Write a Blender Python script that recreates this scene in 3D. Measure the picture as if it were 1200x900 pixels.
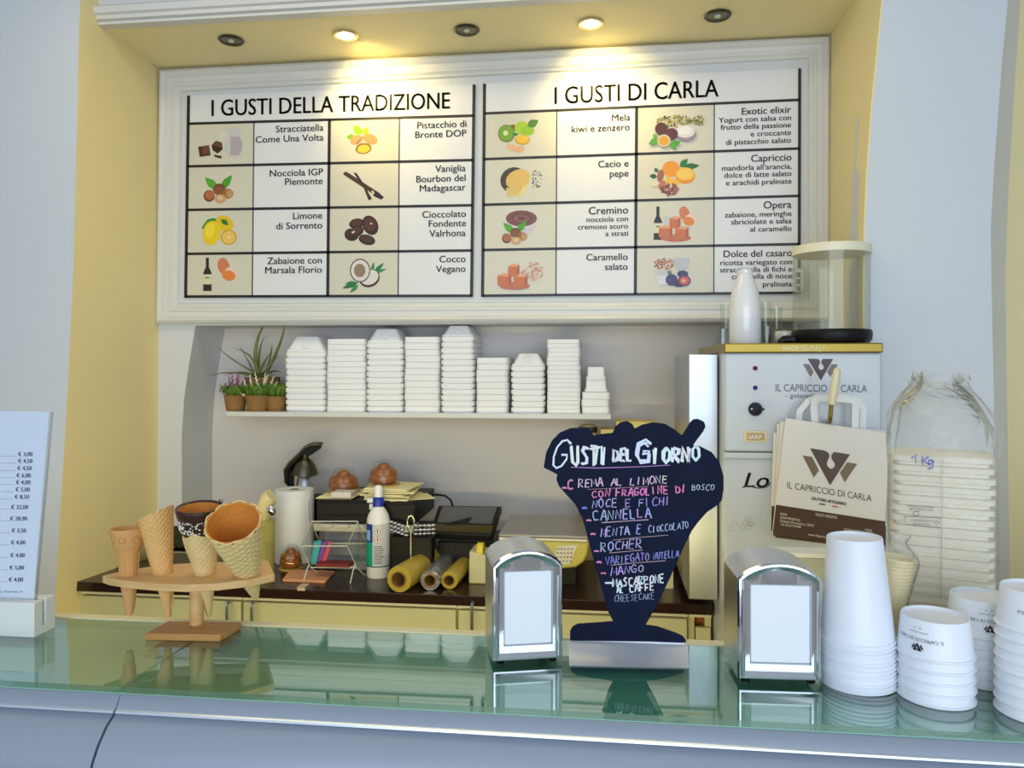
import bpy, bmesh, math, random
from mathutils import Vector, Matrix
random.seed(7)
R = math.radians
for o in list(bpy.data.objects): bpy.data.objects.remove(o)
SC = bpy.context.scene
COL = SC.collection
# ------------------------------------------------------------------ camera
YAW = R(6.9); CS = math.cos(YAW); SN = math.sin(YAW); CZ = 1.56; F = 900.0; HZ = 430.0
cam = bpy.data.cameras.new('camera'); cam.sensor_width = 36; cam.lens = 27; cam.shift_y = -20/1200; cam.clip_start = .02
co = bpy.data.objects.new('camera', cam); COL.objects.link(co)
co.location = (0, 0, CZ); co.rotation_euler = (R(90), 0, YAW); SC.camera = co
SC.view_settings.view_transform = 'Standard'; SC.view_settings.look = 'None'
SC.view_settings.gamma = 1; SC.view_settings.use_curve_mapping = False
SC.view_settings.exposure = 0.0
# ------------------------------------------------------------------ light
def lin(c): c = c/255; return c/12.92 if c <= .04045 else ((c+.055)/1.055)**2.4
def rgb(*c): return (lin(c[0]), lin(c[1]), lin(c[2]), 1)
w = bpy.data.worlds.new('daylight'); SC.world = w; w.use_nodes = True
w.node_tree.nodes['Background'].inputs[0].default_value = (.80, .90, 1, 1)
w.node_tree.nodes['Background'].inputs[1].default_value = .8
def area(name, loc, rot, sx, sy, power, col):
    l = bpy.data.lights.new(name, 'AREA'); l.shape = 'RECTANGLE'; l.size = sx; l.size_y = sy; l.energy = power; l.color = col
    o = bpy.data.objects.new(name, l); COL.objects.link(o); o.location = loc; o.rotation_euler = rot; return o
# daylight through the shop front behind the camera
area('shop_window_daylight', (.5, -2.75, 1.75), (R(90), 0, 0), 3.6, 2.3, 98, (.72, .85, 1))
# unseen warm fill light added above the staff aisle to brighten it
area('aisle_fill_light', (-.5, 1.5, 2.72), (0, 0, 0), 1.8, .3, 8, (1, .82, .42))
# warm fill added out of sight behind the counter to light the cabinets
area('cabinet_fill_light', (-.3, 1.20, 1.02), (R(78), 0, 0), 2.2, .05, 8, (1, .86, .40))
SPOT_E = 9
# ------------------------------------------------------------------ unprojection (photo pixel + a known depth or height)
def PY(x, y, Y):
    t = (x-600)/F; d = Y/(CS+SN*t); return Vector((d*(-SN+CS*t), Y, CZ+d*(HZ-y)/F))
def PZ(x, y, Z):
    d = (CZ-Z)*F/(y-HZ); t = (x-600)/F; return Vector((d*(-SN+CS*t), d*(CS+SN*t), Z))
def mpp(x, Y): return Y/(CS+SN*(x-600)/F)/F      # metres per photo pixel there
GZ = 1.15; WZ = .94
# ------------------------------------------------------------------ materials
MATS = {}
def mat(name, c, rough=.5, metal=0, var=.05, vs=8, bump=0, bs=60, ior=1.5, trans=0, emit=None, es=0, coat=0, alpha=1, sss=0):
    if name in MATS: return MATS[name]
    m = bpy.data.materials.new(name); m.use_nodes = True; nt = m.node_tree; b = nt.nodes['Principled BSDF']
    b.inputs['Roughness'].default_value = rough; b.inputs['Metallic'].default_value = metal; b.inputs['IOR'].default_value = ior
    b.inputs['Transmission Weight'].default_value = trans; b.inputs['Coat Weight'].default_value = coat
    c = rgb(*c)
    tc = nt.nodes.new('ShaderNodeTexCoord')
    n = nt.nodes.new('ShaderNodeTexNoise'); n.inputs['Scale'].default_value = vs; n.inputs['Detail'].default_value = 4
    nt.links.new(tc.outputs['Object'], n.inputs['Vector'])
    mx = nt.nodes.new('ShaderNodeMix'); mx.data_type = 'RGBA'
    mx.inputs[6].default_value = [max(0, v*(1-var)) for v in c[:3]]+[1]; mx.inputs[7].default_value = [min(1, v*(1+var)) for v in c[:3]]+[1]
    nt.links.new(n.outputs['Fac'], mx.inputs[0]); nt.links.new(mx.outputs[2], b.inputs['Base Color'])
    if bump:
        n2 = nt.nodes.new('ShaderNodeTexNoise'); n2.inputs['Scale'].default_value = bs; n2.inputs['Detail'].default_value = 3
        nt.links.new(tc.outputs['Object'], n2.inputs['Vector'])
        bp = nt.nodes.new('ShaderNodeBump'); bp.inputs['Strength'].default_value = bump; bp.inputs['Distance'].default_value = .004
        nt.links.new(n2.outputs['Fac'], bp.inputs['Height']); nt.links.new(bp.outputs[0], b.inputs['Normal'])
    if emit: b.inputs['Emission Color'].default_value = (*emit, 1); b.inputs['Emission Strength'].default_value = es
    MATS[name] = m; return m
def clear(name, tint=(1, 1, 1), ior=1.45, milk=0.0, milkc=(230, 228, 220), rough=.03, bump=0, bs=30):
    m = bpy.data.materials.new(name); m.use_nodes = True; nt = m.node_tree; nt.nodes.clear()
    out = nt.nodes.new('ShaderNodeOutputMaterial'); tr = nt.nodes.new('ShaderNodeBsdfTransparent'); tr.inputs[0].default_value = (*tint, 1)
    gl = nt.nodes.new('ShaderNodeBsdfGlossy'); gl.inputs['Roughness'].default_value = rough
    f0 = ((ior-1)/(ior+1))**2; lw = nt.nodes.new('ShaderNodeLayerWeight'); lw.inputs[0].default_value = .5      # Schlick reflectance, the same from both sides
    pw = nt.nodes.new('ShaderNodeMath'); pw.operation = 'POWER'; pw.inputs[1].default_value = 4.5; nt.links.new(lw.outputs['Facing'], pw.inputs[0])
    fr = nt.nodes.new('ShaderNodeMath'); fr.operation = 'MULTIPLY_ADD'; fr.inputs[1].default_value = 1-f0; fr.inputs[2].default_value = f0; nt.links.new(pw.outputs[0], fr.inputs[0])
    base = tr.outputs[0]
    if milk:
        df = nt.nodes.new('ShaderNodeBsdfDiffuse'); df.inputs[0].default_value = rgb(*milkc)
        mm = nt.nodes.new('ShaderNodeMixShader'); mm.inputs[0].default_value = milk
        nt.links.new(tr.outputs[0], mm.inputs[1]); nt.links.new(df.outputs[0], mm.inputs[2]); base = mm.outputs[0]
    mx = nt.nodes.new('ShaderNodeMixShader'); nt.links.new(fr.outputs[0], mx.inputs[0])
    nt.links.new(base, mx.inputs[1]); nt.links.new(gl.outputs[0], mx.inputs[2]); nt.links.new(mx.outputs[0], out.inputs[0])
    if bump:
        tc = nt.nodes.new('ShaderNodeTexCoord'); n2 = nt.nodes.new('ShaderNodeTexNoise'); n2.inputs['Scale'].default_value = bs; n2.inputs['Detail'].default_value = 3
        n2.inputs['Distortion'].default_value = 1.5
        nt.links.new(tc.outputs['Object'], n2.inputs['Vector']); bp = nt.nodes.new('ShaderNodeBump'); bp.inputs['Strength'].default_value = bump; bp.inputs['Distance'].default_value = .01
        nt.links.new(n2.outputs['Fac'], bp.inputs['Height']); nt.links.new(bp.outputs[0], gl.inputs['Normal']); nt.links.new(bp.outputs[0], lw.inputs['Normal'])
    MATS[name] = m; return m
def wood(name, c1, c2, rough=.5, scale=(3, 40, 40)):
    m = mat(name, c1, rough); nt = m.node_tree; b = nt.nodes['Principled BSDF']
    tc = nt.nodes.new('ShaderNodeTexCoord'); mp = nt.nodes.new('ShaderNodeMapping'); mp.inputs['Scale'].default_value = scale
    n = nt.nodes.new('ShaderNodeTexNoise'); n.inputs['Scale'].default_value = 2.2; n.inputs['Detail'].default_value = 6; n.inputs['Distortion'].default_value = .6
    cr = nt.nodes.new('ShaderNodeValToRGB'); cr.color_ramp.elements[0].position = .3; cr.color_ramp.elements[1].position = .7
    cr.color_ramp.elements[0].color = rgb(*c2); cr.color_ramp.elements[1].color = rgb(*c1)
    nt.links.new(tc.outputs['Object'], mp.inputs[0]); nt.links.new(mp.outputs[0], n.inputs['Vector']); nt.links.new(n.outputs['Fac'], cr.inputs[0]); nt.links.new(cr.outputs[0], b.inputs['Base Color'])
    return m
def brushed(name, c, rough=.3):
    m = mat(name, c, rough, 1); nt = m.node_tree; b = nt.nodes['Principled BSDF']
    tc = nt.nodes.new('ShaderNodeTexCoord'); mp = nt.nodes.new('ShaderNodeMapping'); mp.inputs['Scale'].default_value = (400, 400, 2)
    n = nt.nodes.new('ShaderNodeTexNoise'); n.inputs['Scale'].default_value = 1
    bp = nt.nodes.new('ShaderNodeBump'); bp.inputs['Strength'].default_value = .06
    nt.links.new(tc.outputs['Object'], mp.inputs[0]); nt.links.new(mp.outputs[0], n.inputs['Vector']); nt.links.new(n.outputs['Fac'], bp.inputs['Height']); nt.links.new(bp.outputs[0], b.inputs['Normal']); return m
def colattr(name, rough=.5):      # flat print: the colour of each printed shape is stored on its face
    m = bpy.data.materials.new(name); m.use_nodes = True; nt = m.node_tree; b = nt.nodes['Principled BSDF']
    a = nt.nodes.new('ShaderNodeAttribute'); a.attribute_name = 'ink'; n = nt.nodes.new('ShaderNodeTexNoise'); n.inputs['Scale'].default_value = 400
    mx = nt.nodes.new('ShaderNodeMix'); mx.data_type = 'RGBA'; mx.blend_type = 'MULTIPLY'; mx.inputs[0].default_value = .25
    nt.links.new(a.outputs['Color'], mx.inputs[6]); nt.links.new(n.outputs['Fac'], mx.inputs[7]); nt.links.new(mx.outputs[2], b.inputs['Base Color'])
    b.inputs['Roughness'].default_value = rough; MATS[name] = m; return m
WHITE = mat('white_paint', (206, 209, 213), .6, bump=.08, bs=90, var=.03, vs=2)
LIT_CREAM = mat('lamp_tinted_cream_paint', (238, 222, 166), .7, bump=.08, bs=90, var=.05, vs=1.5)  # cream tone, made yellower to carry the warm lamplight on the side walls
GREYP = mat('niche_grey_paint', (214, 208, 204), .7, bump=.06, bs=70, var=.05, vs=2)
CEIL = mat('ceiling_cream_paint', (240, 226, 178), .7, var=.03, vs=2)
FRAME = mat('white_gloss_trim', (212, 212, 210), .35, var=.02)
BOARD = mat('white_board_print', (220, 221, 224), .32, var=.01)
BEIGE = mat('beige_board_print', (206, 202, 186), .34, var=.02)
BLACK = mat('black_print', (22, 18, 20), .4, var=.1)
INK = mat('dark_grey_ink', (44, 42, 48), .45, var=.1)
PRINT = colattr('colour_print', .4)
CHROME = mat('chrome', (214, 216, 220), .09, 1, var=.03, vs=20)
STEEL = brushed('brushed_steel', (186, 190, 196), .36)
DSTEEL = mat('worn_nickel', (92, 88, 76), .35, 1)
FOAM = mat('white_foam', (238, 238, 240), .75, bump=.15, bs=400, var=.02)
PAPER = mat('white_paper', (238, 240, 244), .7, var=.015, bump=.05, bs=200)
CUPW = mat('white_coated_cup', (236, 239, 246), .35, var=.015)
BLACKP = mat('black_plastic', (13, 13, 14), .45, var=.1)
BLACKP.node_tree.nodes['Principled BSDF'].inputs['Specular IOR Level'].default_value = .25
DARKG = mat('dark_grey_plastic', (62, 62, 66), .45)
WTOP = mat('dark_brown_worktop', (42, 26, 22), .22, var=.2, vs=20)
CABI = mat('warm_tinted_laminate', (208, 204, 160), .45, var=.03)  # warm light on the white cabinets is put into this colour
KNOT = wood('pale_beech_wood', (226, 184, 122), (208, 160, 98), .45)
KNOT2 = wood('bamboo_wood', (206, 150, 84), (184, 126, 62), .45)
NAVY = mat('navy_chalkboard', (10, 20, 46), .6, var=.35, vs=14)
NAVY.node_tree.nodes['Principled BSDF'].inputs['Specular IOR Level'].default_value = .12
GLAZ = clear('clear_glass', (.96, .98, .96), 1.45)
ACR = clear('clear_acrylic', (.97, .98, .98), 1.4)
GTOP = clear('green_tinted_glass', (.84, .97, .92), 3.3, rough=.012)
BAGP = clear('crinkled_clear_plastic', (.97, .97, .95), 1.35, milk=.17, rough=.2, bump=1, bs=18)
UNDER = mat('pale_teal_underglass_panel', (150, 216, 192), .5, var=.03)
BLUEG = mat('blue_grey_lacquered_metal', (154, 162, 176), .34, .2, var=.04, vs=3, bump=.02, bs=300)
# ------------------------------------------------------------------ mesh building
class MB:
    def __init__(s): s.v = []; s.f = []; s.c = []
    def add(s, vs, fs, col=None):
        n = len(s.v); s.v += [Vector(p) for p in vs]; s.f += [tuple(i+n for i in f) for f in fs]; s.c += [col]*len(fs); return s
    def box(s, a, b, col=None):
        x0, y0, z0 = a; x1, y1, z1 = b
        return s.add([(x0,y0,z0),(x1,y0,z0),(x1,y1,z0),(x0,y1,z0),(x0,y0,z1),(x1,y0,z1),(x1,y1,z1),(x0,y1,z1)],
                     [(0,3,2,1),(4,5,6,7),(0,1,5,4),(1,2,6,5),(2,3,7,6),(3,0,4,7)], col)
    def obox(s, c, sx, sy, sz, M, col=None):
        c = Vector(c); q = [c+M@Vector((x*sx/2, y*sy/2, z*sz/2)) for x, y, z in ((-1,-1,-1),(1,-1,-1),(1,1,-1),(-1,1,-1),(-1,-1,1),(1,-1,1),(1,1,1),(-1,1,1))]
        return s.add(q, [(0,3,2,1),(4,5,6,7),(0,1,5,4),(1,2,6,5),(2,3,7,6),(3,0,4,7)], col)
    def prism(s, pts, off, col=None):          # closed outline of 3-D points, extruded by vector off
        n = len(pts); off = Vector(off); p = [Vector(q) for q in pts]
        return s.add(p+[q+off for q in p], [tuple(range(n)), tuple(range(2*n-1, n-1, -1))]+[(i, i+n, (i+1) % n+n, (i+1) % n) for i in range(n)], col)
    def loft(s, rings, cap0=True, cap1=True, col=None, close=True):
        n = len(rings[0]); vs = [p for r in rings for p in r]; fs = []
        for k in range(len(rings)-1):
            for i in range(n if close else n-1):
                j = (i+1) % n; fs.append((k*n+i, k*n+j, (k+1)*n+j, (k+1)*n+i))
        if cap0: fs.append(tuple(range(n-1, -1, -1)))
        if cap1: fs.append(tuple((len(rings)-1)*n+i for i in range(n)))
        return s.add(vs, fs, col)
    def lathe(s, prof, c=(0,0,0), seg=32, M=None, cap0=False, cap1=False, col=None):
        c = Vector(c); M = M or Matrix.Identity(3); rings = []
        for r, z in prof: rings.append([c+M@Vector((r*math.cos(2*math.pi*i/seg), r*math.sin(2*math.pi*i/seg), z)) for i in range(seg)])
        return s.loft(rings, cap0, cap1, col)
    def tube(s, pts, r, seg=8, col=None, flat=1.0):
        pts = [Vector(p) for p in pts]; n = len(pts); rr = r if isinstance(r, (list, tuple)) else [r]*n; rings = []
        for i, p in enumerate(pts):
            t = (pts[min(n-1, i+1)]-pts[max(0, i-1)]).normalized(); a = t.cross(Vector((0, .3, 1))); a = a.normalized() if a.length > 1e-4 else Vector((1, 0, 0)); b = t.cross(a)
            rings.append([p+rr[i]*(a*math.cos(2*math.pi*k/seg)+b*flat*math.sin(2*math.pi*k/seg)) for k in range(seg)])
        return s.loft(rings, True, True, col)
    def ball(s, c, rx, ry, rz, seg=14, rg=9, col=None, M=None):
        c = Vector(c); M = M or Matrix.Identity(3)
        return s.loft([[c+M@Vector((rx*math.sin(math.pi*k/rg)*math.cos(2*math.pi*i/seg), ry*math.sin(math.pi*k/rg)*math.sin(2*math.pi*i/seg), -rz*math.cos(math.pi*k/rg))) for i in range(seg)] for k in [.04]+list(range(1, rg))+[rg-.04]], True, True, col)
def rring(hw, hd, r, z, c=(0, 0), n=4):
    out = []
    for cx, cy, a0 in ((hw-r, hd-r, 0), (-hw+r, hd-r, 90), (-hw+r, -hd+r, 180), (hw-r, -hd+r, 270)):
        for k in range(n+1):
            a = R(a0+90*k/n); out.append(Vector((c[0]+cx+r*math.cos(a), c[1]+cy+r*math.sin(a), z)))
    return out
def mk(name, mb, m, parent=None, smooth=35, bevel=0, loc=None, recalc=True, world=True, seg=2):
    """one mesh object; when parent is given the builder's points are in world space unless world=False"""
    off = Vector((0, 0, 0)); inv = None
    if parent is not None and world: inv = parent_mat(parent).inverted()
    me = bpy.data.meshes.new(name)
    vs = [inv@p for p in mb.v] if inv else list(mb.v)
    if parent is None:
        if loc is None:       # origin at the base of the thing
            xs = [p.x for p in vs]; ys = [p.y for p in vs]; zs = [p.z for p in vs]
            loc = Vector(((min(xs)+max(xs))/2, (min(ys)+max(ys))/2, min(zs)))
        else: loc = Vector(loc)
        vs = [p-loc for p in vs]
    me.from_pydata([tuple(p) for p in vs], [], mb.f)
    if any(c is not None for c in mb.c):
        at = me.attributes.new('ink', 'FLOAT_COLOR', 'CORNER'); d = []
        for poly, c in zip(me.polygons, mb.c): d += list(rgb(*(c or (255, 255, 255))))*poly.loop_total
        at.data.foreach_set('color', d)
    if recalc:
        bm = bmesh.new(); bm.from_mesh(me); bmesh.ops.recalc_face_normals(bm, faces=bm.faces); bm.to_mesh(me); bm.free()
    if smooth:
        for p in me.polygons: p.use_smooth = True
        me.set_sharp_from_angle(angle=R(smooth))
    me.materials.append(m)
    o = bpy.data.objects.new(name, me); COL.objects.link(o)
    if parent is not None: o.parent = parent
    else: o.location = loc
    if bevel:
        b = o.modifiers.new('edge', 'BEVEL'); b.width = bevel; b.segments = seg; b.limit_method = 'ANGLE'; b.angle_limit = R(40)
    return o
def parent_mat(o):
    M = Matrix.Translation(o.location)@o.rotation_euler.to_matrix().to_4x4()
    return parent_mat(o.parent)@M if o.parent else M
def tag(o, label, cat, group=None, kind=None):
    if label: o['label'] = label
    if cat: o['category'] = cat
    if group: o['group'] = group
    if kind: o['kind'] = kind
    return o
def thing(name, label, cat, loc, rz=0, group=None):
    o = bpy.data.objects.new(name, None); COL.objects.link(o); o.empty_display_size = .05; o.location = loc; o.rotation_euler = (0, 0, rz)
    return tag(o, label, cat, group)
def struct(name, mb, m, label, cat='wall', **k):
    return tag(mk(name, mb, m, **k), label, cat, None, 'structure')
def dup(root, loc, label, rz=None, sc=None):
    r = root.copy(); COL.objects.link(r); r.location = loc; r['label'] = label
    if rz is not None: r.rotation_euler = (0, 0, rz)
    if sc: r.scale = sc
    for ch in list(root.children):
        c = ch.copy(); COL.objects.link(c); c.parent = r
    return r
ORD = ['topmost', 'second from the top', 'third from the top', 'fourth from the top', 'fifth from the top', 'sixth from the top', 'seventh from the top', 'eighth from the top', 'ninth from the top', 'tenth from the top', 'eleventh from the top', 'twelfth from the top', 'thirteenth from the top', 'fourteenth from the top', 'fifteenth from the top', 'sixteenth from the top', 'seventeenth from the top', 'eighteenth from the top', 'nineteenth from the top', 'twentieth from the top', 'twenty-first from the top', 'twenty-second from the top']
# ------------------------------------------------------------------ printed text and drawn strokes
_TC = {}
def text2d(s):
    if s in _TC: return _TC[s]
    cu = bpy.data.curves.new('t', 'FONT'); cu.body = s; cu.size = 1; cu.resolution_u = 3; cu.fill_mode = 'FRONT'
    o = bpy.data.objects.new('t', cu); COL.objects.link(o); bpy.context.view_layer.update()
    me = o.evaluated_get(bpy.context.evaluated_depsgraph_get()).to_mesh()
    vs = [(v.co.x, v.co.y) for v in me.vertices]; fs = [tuple(p.vertices) for p in me.polygons]
    o.evaluated_get(bpy.context.evaluated_depsgraph_get()).to_mesh_clear()
    bpy.data.objects.remove(o); bpy.data.curves.remove(cu); _TC[s] = (vs, fs); return vs, fs
CAPH = max(v[1] for v in text2d('H')[0])
def put_text(mb, s, mapf, xr, yb, cap, xs=.92, align='R', slope=0, width=None, col=None, flip=False, bold=0):
    vs, fs = text2d(s); k = cap/CAPH; w0 = max(v[0] for v in vs); x0 = min(v[0] for v in vs)
    sx = k*xs if width is None else width/(w0-x0)
    W = (w0-x0)*sx; left = xr-W if align == 'R' else (xr if align == 'L' else xr-W/2)
    offs = [0] if not bold else [-bold, bold]
    for b in offs:
        P = []
        for (u, v) in vs:
            dx = (u-x0)*sx+b; dy = v*k
            px = left+dx; py = yb-dy+slope*(px-xr)
            if flip: px = left+W-dx; py = yb+dy+slope*(px-xr)
            P.append(mapf(px, py))
        mb.add(P, fs, col)
SF = {'A': [[(0,0),(.4,1),(.5,1),(.9,0)],[(.15,.4),(.8,.4)]], 'B': [[(0,0),(0,1),(.6,.9),(.6,.6),(.1,.5),(.7,.4),(.7,.1),(0,0)]], 'C': [[(.8,.85),(.5,1),(.1,.8),(0,.4),(.2,.05),(.8,.1)]],
 'D': [[(0,0),(0,1),(.6,.85),(.75,.5),(.6,.1),(0,0)]], 'E': [[(.7,1),(0,1),(0,0),(.7,0)],[(0,.5),(.6,.55)]], 'F': [[(.7,1),(0,1),(0,0)],[(0,.5),(.6,.5)]],
 'G': [[(.8,.85),(.5,1),(.1,.8),(0,.4),(.2,.05),(.7,.05),(.8,.45),(.4,.45)]], 'H': [[(0,0),(.05,1)],[(.7,0),(.7,1)],[(0,.5),(.7,.5)]], 'I': [[(.2,0),(.2,1)]],
 'K': [[(0,0),(0,1)],[(.7,1),(0,.5),(.7,0)]], 'L': [[(0,1),(0,0),(.65,.02)]], 'M': [[(0,0),(.1,1),(.45,.3),(.8,1),(.9,0)]], 'N': [[(0,0),(.05,1),(.7,0),(.75,1)]],
 'O': [[(.4,1),(.05,.75),(.05,.25),(.4,0),(.75,.25),(.75,.75),(.4,1)]], 'P': [[(0,0),(0,1),(.65,.85),(.6,.5),(0,.45)]], 'R': [[(0,0),(0,1),(.65,.85),(.6,.55),(.05,.5),(.75,0)]],
 'S': [[(.7,.9),(.3,1),(.05,.75),(.6,.4),(.55,.08),(0,.05)]], 'T': [[(0,1),(.8,1)],[(.4,1),(.4,0)]], 'U': [[(0,1),(.05,.2),(.4,0),(.7,.2),(.75,1)]], 'V': [[(0,1),(.4,0),(.8,1)]],
 'g': [[(.6,.6),(.2,.6),(0,.3),(.2,0),(.6,.1),(.65,.6),(.6,-.4),(.1,-.3)]], '1': [[(0,.7),(.35,1),(.35,0)]], '-': [[(0,.5),(.6,.5)]], 'o': [[(.3,.55),(.05,.3),(.3,0),(.55,.3),(.3,.55)]], '/': [[(0,0),(.4,1)]]}
SK = [0]
def stroke(mb, pts, wd, mapf0, col):            # ribbon along px points
    SK[0] = (SK[0]+1) % 60; dy_ = Vector((0, -SK[0]*.00001, 0)); mapf = lambda x, y: mapf0(x, y)+dy_
    n = len(pts); L = []; Rr = []
    for i, p in enumerate(pts):
        a = pts[max(0, i-1)]; b = pts[min(n-1, i+1)]; dx, dy = b[0]-a[0], b[1]-a[1]; l = math.hypot(dx, dy) or 1
        nx, ny = -dy/l, dx/l; h = wd/2*random.uniform(.75, 1.2)
        L.append(mapf(p[0]+nx*h, p[1]+ny*h)); Rr.append(mapf(p[0]-nx*h, p[1]-ny*h))
    mb.add(L+Rr, [(i, i+1, n+i+1, n+i) for i in range(n-1)], col)
def chalk(mb, s, x0, y0, x1, y1, cap, col, wd, mapf, jit=.07):
    adv = (x1-x0)/len(s)
    for i, ch in enumerate(s):
        if ch not in SF: continue
        u = i/max(1, len(s)); cx = x0+i*adv; cy = y0+(y1-y0)*u+random.uniform(-.06, .06)*cap; sz = cap*random.uniform(.86, 1.1); sh = random.uniform(-.08, .12)
        c = col[i] if isinstance(col, list) else col; c = tuple(min(255, max(0, v+random.randint(-18, 18))) for v in c)
        for st in SF[ch]:
            q = [(cx+(a+random.uniform(-jit, jit)*.6)*adv*.9+sh*b*sz, cy-(b+random.uniform(-jit, jit)*.6)*sz) for a, b in st]
            stroke(mb, q, wd, mapf, c)
def ell(mb, cx, cy, rx, ry, col, mapf, rot=0, n=18, a0=0, a1=360):
    c, s = math.cos(R(rot)), math.sin(R(rot)); P = []
    for i in range(n):
        a = R(a0+(a1-a0)*i/(n if a1-a0 == 360 else n-1)); x, y = rx*math.cos(a), ry*math.sin(a); P.append(mapf(cx+x*c-y*s, cy+x*s+y*c))
    mb.add(P, [tuple(range(n))], col)
def ray(px, py, P0, N):         # photo pixel onto any plane
    t = (px-600)/F; d = Vector((-SN+CS*t, CS+SN*t, (HZ-py)/F)); C0 = Vector((0, 0, CZ)); return C0+d*((Vector(P0)-C0).dot(N)/d.dot(N))
def pol(mb, pts, col, mapf): mb.add([mapf(*p) for p in pts], [tuple(range(len(pts)))], col)
# ================================================================== THE SETTING
b = MB().box((-2.9, -3, -.05), (2.9, 2.75, 0)); struct('floor', b, mat('grey_floor_tile_paint', (150, 142, 132), .5), 'grey shop floor behind and before the counter', 'floor')
b = MB().box((-2.9, 2.60, 0), (2.9, 2.70, 3.2)); struct('wall_back', b, GREYP, 'grey painted wall of the recess behind shelf and worktop')
XL = PY(190, 100, 2.40).x; XR = PY(971, 100, 2.40).x; ZC = CZ+.99; ZF = PY(600, 379, 2.40).z
b = MB().box((XL-.05, 2.40, ZF), (XR+.05, 2.60, 3.2)); struct('wall_upper', b, WHITE, 'white upper wall that carries the menu boards')
# column with the arched reveal under the upper wall
edge = [(229, 379), (226, 400), (221, 430), (216, 465), (213, 510), (213, 600), (213, 760), (213, 900)]
pts = [PY(x, y, 2.40) for x, y in edge]; pts[-1].z = 0; top = PY(180, 379, 2.40); top.z = ZF; pts[0].z = ZF
b = MB().prism([Vector((XL-.03, 2.40, ZF))]+pts+[Vector((XL-.03, 2.40, 0))], (0, .2, 0)); struct('wall_column', b, WHITE, 'white column with curved reveal left of the grey recess', smooth=20)
# right end of the recess, behind the machine
b = MB().box((PY(962, 400, 2.4).x, 2.40, 0), (XR+.05, 2.60, ZF)); struct('wall_column', b, WHITE, 'white wall end behind the white machine')
# left side wall, cream with lamplight in its colour
fr = [(100, -200), (94, 0), (91, 120), (87, 300), (80, 450), (71, 600), (64, 720), (56, 950)]; bk = [(192, -120), (190, 60), (190, 150), (189, 300), (188, 400), (187, 560), (186, 700), (184, 900)]
F1 = [PY(x, y, 1.975) for x, y in fr]; B1 = [PY(x, y, 2.41) for x, y in bk]
for q in (F1, B1): q[0].z = 3.2; q[-1].z = 0
rings = []
for a, c in zip(F1, B1): rings.append([a, c, Vector((c.x-.6, c.y, c.z)), Vector((a.x-.05, a.y+.02, a.z))])
b = MB().loft(rings); struct('wall_left', b, LIT_CREAM, 'lamp-tinted cream side wall at the left of the recess', smooth=30)
rings = [[a+Vector((-.001, 0, 0)), Vector((-2.9, 1.975, a.z)), Vector((-2.9, 2.1, a.z)), Vector((a.x-.06, 2.1, a.z))] for a in F1]
b = MB().loft(rings); struct('wall_pier_left', b, WHITE, 'pale blue-grey pier face at the far left', smooth=30)
# right side wall and right pier with curved edges
le = [(1036, -200), (1033, 0), (1027, 60), (1021, 120), (1015, 200), (1012, 270), (1011, 340), (1012, 480), (1014, 700), (1014, 950)]
re = [(1196, -200), (1182, 0), (1176, 60), (1171, 120), (1165, 200), (1161, 290), (1162, 380), (1165, 480), (1166, 700), (1166, 950)]
LE = [PY(x, y, 1.975) for x, y in le]; RE = [PY(x, y, 1.975) for x, y in re]
for q in (LE, RE): q[0].z = 3.2; q[-1].z = 0
for a, c in zip(LE, RE): c.z = a.z
b = MB().loft([[a+Vector((.004, 0, 0)), c, c+Vector((0, .12, 0)), a+Vector((.004, .12, 0))] for a, c in zip(LE, RE)]); struct('wall_pier_right', b, WHITE, 'pale blue-grey pier with curved edges at right', smooth=30)
b = MB().loft([[a, Vector((a.x+.06, a.y+.01, a.z)), Vector((XR+.1, 2.41, a.z)), Vector((XR, 2.41, a.z))] for a in LE]); struct('wall_right', b, LIT_CREAM, 'lamp-tinted cream side wall between menu board and right pier', smooth=30)
r2 = [(1215, -200), (1196, 0), (1189, 100), (1182, 220), (1178, 320), (1180, 460), (1184, 700), (1186, 950)]
Q = [PY(x, y, 2.10) for x, y in r2]; Q[0].z = 3.2; Q[-1].z = 0
b = MB().loft([[Vector((.86, 2.10, a.z)), a, a+Vector((0, .1, 0)), Vector((.86, 2.2, a.z))] for a in Q]); struct('trim_1', b, mat('grey_beige_paint', (196, 190, 172), .7), 'grey-beige stepped edge beside the right pier', 'wall trim', smooth=30)
b = MB().box((.9, 2.3, 0), (2.9, 2.4, 3.2)); struct('wall_side_bay', b, LIT_CREAM, 'lamp-tinted cream wall of the next bay at the far right')
# soffit with fascia and cornice
YF = 2.07
b = MB().box((XL-.12, YF, ZC), (XR+.2, 2.42, ZC+.12)); struct('ceiling', b, CEIL, 'cream soffit holding the downlights', 'ceiling')
b = MB().box((XL-.1, YF-.012, ZC+.035), (XR+.22, YF+.05, 3.2)); struct('wall_fascia', b, WHITE, 'pale blue-grey fascia above the soffit')
pr = [(0, 0), (0, .008), (-.012, .010), (-.014, .020), (-.022, .024), (-.026, .040), (-.018, .048), (-.012, .05), (-.012, .0)]
b = MB().prism([(XL-.07, YF-.012+y, ZC-.002+z) for y, z in pr[:-1]]+[(XL-.07, YF+.02, ZC+.05), (XL-.07, YF+.02, ZC-.002)], (XR-XL+.25, 0, 0)); struct('trim_2', b, FRAME, 'white stepped cornice along the soffit edge', 'cornice')
b = MB().box((-2.9, -3, 3.2), (2.9, 2.7, 3.3)); struct('ceiling_shop', b, WHITE, 'white high ceiling of the shop room', 'ceiling')
b = MB().box((-3, -3, 0), (-2.9, 2.7, 3.3)); struct('wall_shop_left', b, WHITE, 'white far left wall of the shop room')
b = MB().box((2.9, -3, 0), (3, 2.7, 3.3)); struct('wall_shop_right', b, WHITE, 'white far right wall of the shop room')
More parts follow.
